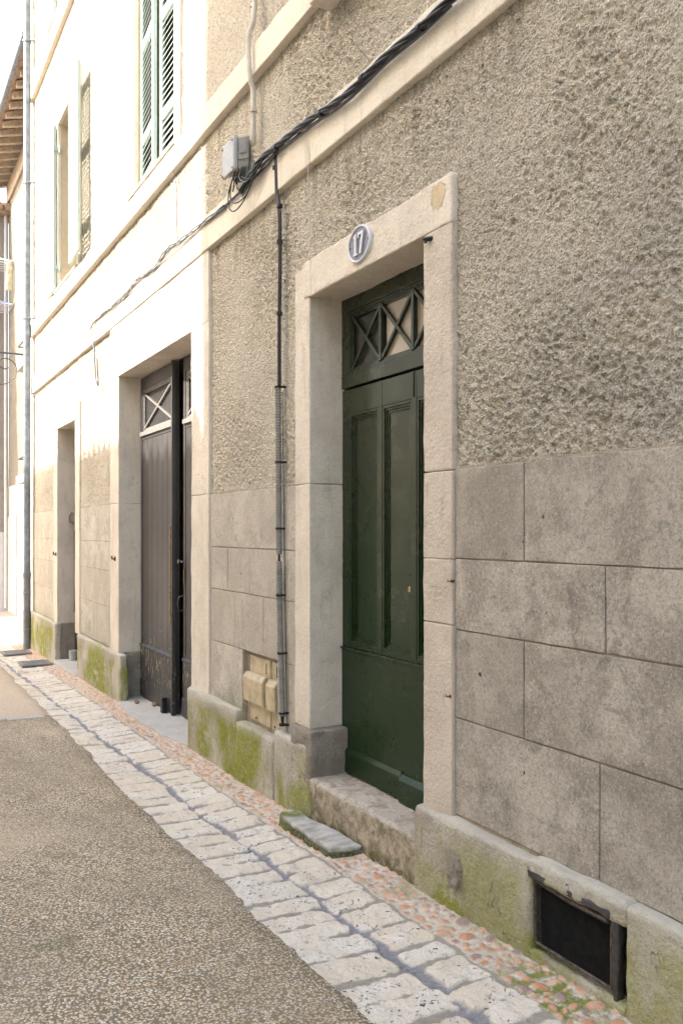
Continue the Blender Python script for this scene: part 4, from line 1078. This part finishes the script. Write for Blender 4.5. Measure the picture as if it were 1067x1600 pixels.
FX = 2.85
fh = empty('far_house', (FX, 17.5, 0), 'far pale plastered house with deep rafter eaves beyond the downpipe', 'house')
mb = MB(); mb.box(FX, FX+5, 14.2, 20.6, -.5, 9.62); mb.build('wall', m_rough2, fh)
mb = MB(); mb.box(FX-.012, FX-.0, 14.2, 20.6, -.5, 1.0); mb.box(FX-.006, FX-.0, 18.2, 20.6, 1.0, 2.6); mb.build('painted_base', m_white_w, fh)
mb = MB()
for k in range(16): y = 14.3+k*.42; mb.add([(FX, y, 9.58), (FX, y+.1, 9.58), (FX-.56, y+.1, 9.42), (FX-.56, y, 9.42), (FX, y, 9.72), (FX, y+.1, 9.72), (FX-.56, y+.1, 9.52), (FX-.56, y, 9.52)], [(0, 1, 2, 3), (7, 6, 5, 4), (3, 2, 6, 7), (0, 3, 7, 4), (2, 1, 5, 6)])
mb.split('rafter', m_wood, fh)
mb = MB(); mb.add([(FX-.62, 14.15, 9.525), (FX-.62, 20.9, 9.525), (FX+3, 20.9, 10.9), (FX+3, 14.15, 10.9)], [(0, 1, 2, 3)]); mb.add([(FX-.62, 14.15, 9.56), (FX-.62, 20.9, 9.56), (FX+3, 20.9, 10.94), (FX+3, 14.15, 10.94)], [(3, 2, 1, 0)])
mb.box(FX-.63, FX-.61, 14.15, 20.9, 9.5, 9.58); roof = mb.build('roof', m_tile, fh)
mb = MB(); mb.tube([(FX-.66, 14.1, 9.55), (FX-.66, 21.0, 9.55)], .05, 8); mb.build('gutter', m_zinc, roof, smooth=60)
mb = MB(); mb.rbox(FX-.05, FX-.0005, 14.2, 20.6, 9.15, 9.56, .15, .01, .002, 5); mb.build('wall_plate', m_wood, fh, smooth=180)
for (y0, y1, z0, z1) in ((16.9, 18.1, 5.0, 7.4), (16.9, 18.1, 2.7, 3.9)):
    mb = MB(); mb.box(FX-.03, FX-.0005, y0, y0+.15, z0, z1).box(FX-.03, FX-.0005, y1-.15, y1, z0, z1).box(FX-.03, FX-.0005, y0+.15, y1-.15, z1-.15, z1); wv = mb.build('window', m_white, fh)
    mb = MB(); mb.box(FX-.012, FX-.001, y0+.151, y1-.151, z0, z1-.151); mb.build('shutter', m_shut, wv)
    mb = MB(); mb.rbox(FX-.2, FX, y0-.05, y1+.05, z0-.16, z0-.001, .06, .01, .002, 6); mb.build('sill', m_conc, wv, smooth=180)
    mb = MB(); mb.tube([(FX, y0, z0+.35), (FX-.16, y0, z0+.35), (FX-.16, y1, z0+.35), (FX, y1, z0+.35)], .014, 6); mb.build('rail', m_iron, wv)
mb = MB(); mb.box(FX-.03, FX-.013, 19.3, 20.55, -.3, 1.9); mb.build('doorway', m_white_w, fh)
# grey house closing the view
GYY = 20.62
gh = empty('grey_house', (1, GYY, 0), 'shaded grey rendered house closing the end of the street', 'house')
mb = MB(); mb.box(-8, 2.84, GYY, GYY+5, 1.55, 8.85); mb.build('wall', m_greyw, gh)
mb = MB(); mb.box(-8, 2.84, GYY-.012, GYY+5, -.5, 1.549); bs = mb.build('painted_base', m_white_w, gh)
mb = MB(); mb.box(1.2, 2.74, GYY-.03, GYY-.0125, .32, 1.5)
for k in range(4): mb.box(1.2+k*.385, 1.215+k*.385, GYY-.036, GYY-.03, .32, 1.5)
mb.box(1.2, 2.74, GYY-.036, GYY-.03, .9, .915); mb.build('garage_door', m_white_w, gh)
mb = MB(); mb.box(2.82, 2.76, GYY-.05, GYY-.0, .25, 2.0); mb.build('edge_shadow', m_iron2, gh)  # bluish shadow at the house edge, put in as a dark strip
mb = MB(); mb.box(-8.2, 2.9, GYY-.25, GYY+5, 8.85, 8.95)
for k in range(30): x = 2.8-k*.19; mb.tube([(x, GYY-.32, 8.98), (x, GYY+3, 10.2)], .09, 8)
mb.build('roof', m_tile, gh, smooth=60)
mb = MB(); mb.tube([(2.78, GYY-.08, 8.9), (2.78, GYY-.08, -.2)], .04, 8); mb.build('downspout', m_white_w, gh, smooth=60)
# drying racks under a window of the grey house
for (z, lab) in ((7.58, 'upper wire drying rack projecting from the grey house wall'), (6.62, 'lower wire drying rack with blue cords on the grey house wall')):
    t = empty('drying_rack', (2.5, GYY, z), lab, 'drying rack', 'drying racks on the grey house')
    mb = MB(); y0, y1 = GYY-.95, GYY
    for x in (1.7, 2.82): mb.tube([(x, y1, z), (x, y0, z)], .014, 6)
    for k in range(6): y = y0+.05+k*.17; mb.tube([(1.7, y, z), (2.82, y, z)], .010, 6)
    mb.build('frame', m_white, t)
    mb = MB()
    for k in range(2): mb.tube([(2.82, y0+.05, z+.0), (1.9+.3*k, y1, z+.35)], .012, 6)
    mb.split('cord', m_blue if z < 7 else m_white, t)
mb = MB(); Z0 = 7.56
mb.rbox(2.68, 2.81, GYY-.90, GYY-.80, Z0-.62, Z0-.0, .03, .03, .02, 9); tag(mb.build('cloth', m_cloth_y, origin=(2.66, GYY-.46, Z0), smooth=180), 'pale yellow cloth hanging from the upper drying rack', 'cloth')

# ================================================================ ACROSS THE STREET (throws the shade)
th_ = empty('tall_house', (OPP, 1, 0), 'tall pale house across the street whose shade covers the near facade', 'house')
YE = 5.90+SS*(D-OPP)
mb = MB(); TH_ = 5.9+SV*(D-OPP); mb.box(OPP-6, OPP, -12, YE, -.6, TH_); mb.build('wall', m_opp, th_)
mb = MB(); mb.box(OPP-6.2, OPP+.1, -12.2, YE-.001, TH_, TH_+.1); mb.build('roof', m_tile, th_)
for k in range(3):
    mb = MB(); mb.box(OPP, OPP+.03, -4.2+k*3, -3.1+k*3, 1.0, 3.0); mb.build('window', m_shut, th_)
lh = empty('low_house', (OPP, 10, 0), 'low tiled house across the street that lets the sun onto the far facade', 'house')
he = 2.56+SV*(D-OPP-.35)
mb = MB(); mb.box(OPP-6, OPP, YE+.01, 15.3, -.6, he-.15); mb.build('wall', m_opp, lh)
mb = MB(); mb.add([(OPP+.30, YE+.01, he-.06), (OPP+.30, 15.6, he-.06), (OPP-5, 15.6, he+1.2), (OPP-5, YE+.01, he+1.2), (OPP+.30, YE+.01, he-.1), (OPP+.30, 15.6, he-.1), (OPP-5, 15.6, he-.1), (OPP-5, YE+.01, he-.1)], [(3, 2, 1, 0), (4, 5, 6, 7), (0, 1, 5, 4), (1, 2, 6, 5), (3, 0, 4, 7), (2, 3, 7, 6)])
y = YE+.12
while y < 15.5: mb.tube([(OPP+.35+.03*random.random(), y, he-.085), (OPP-.6, y, he+.14)], .05+.03*random.random(), 8); y += .24
mb.build('roof', m_tile, lh, smooth=60)
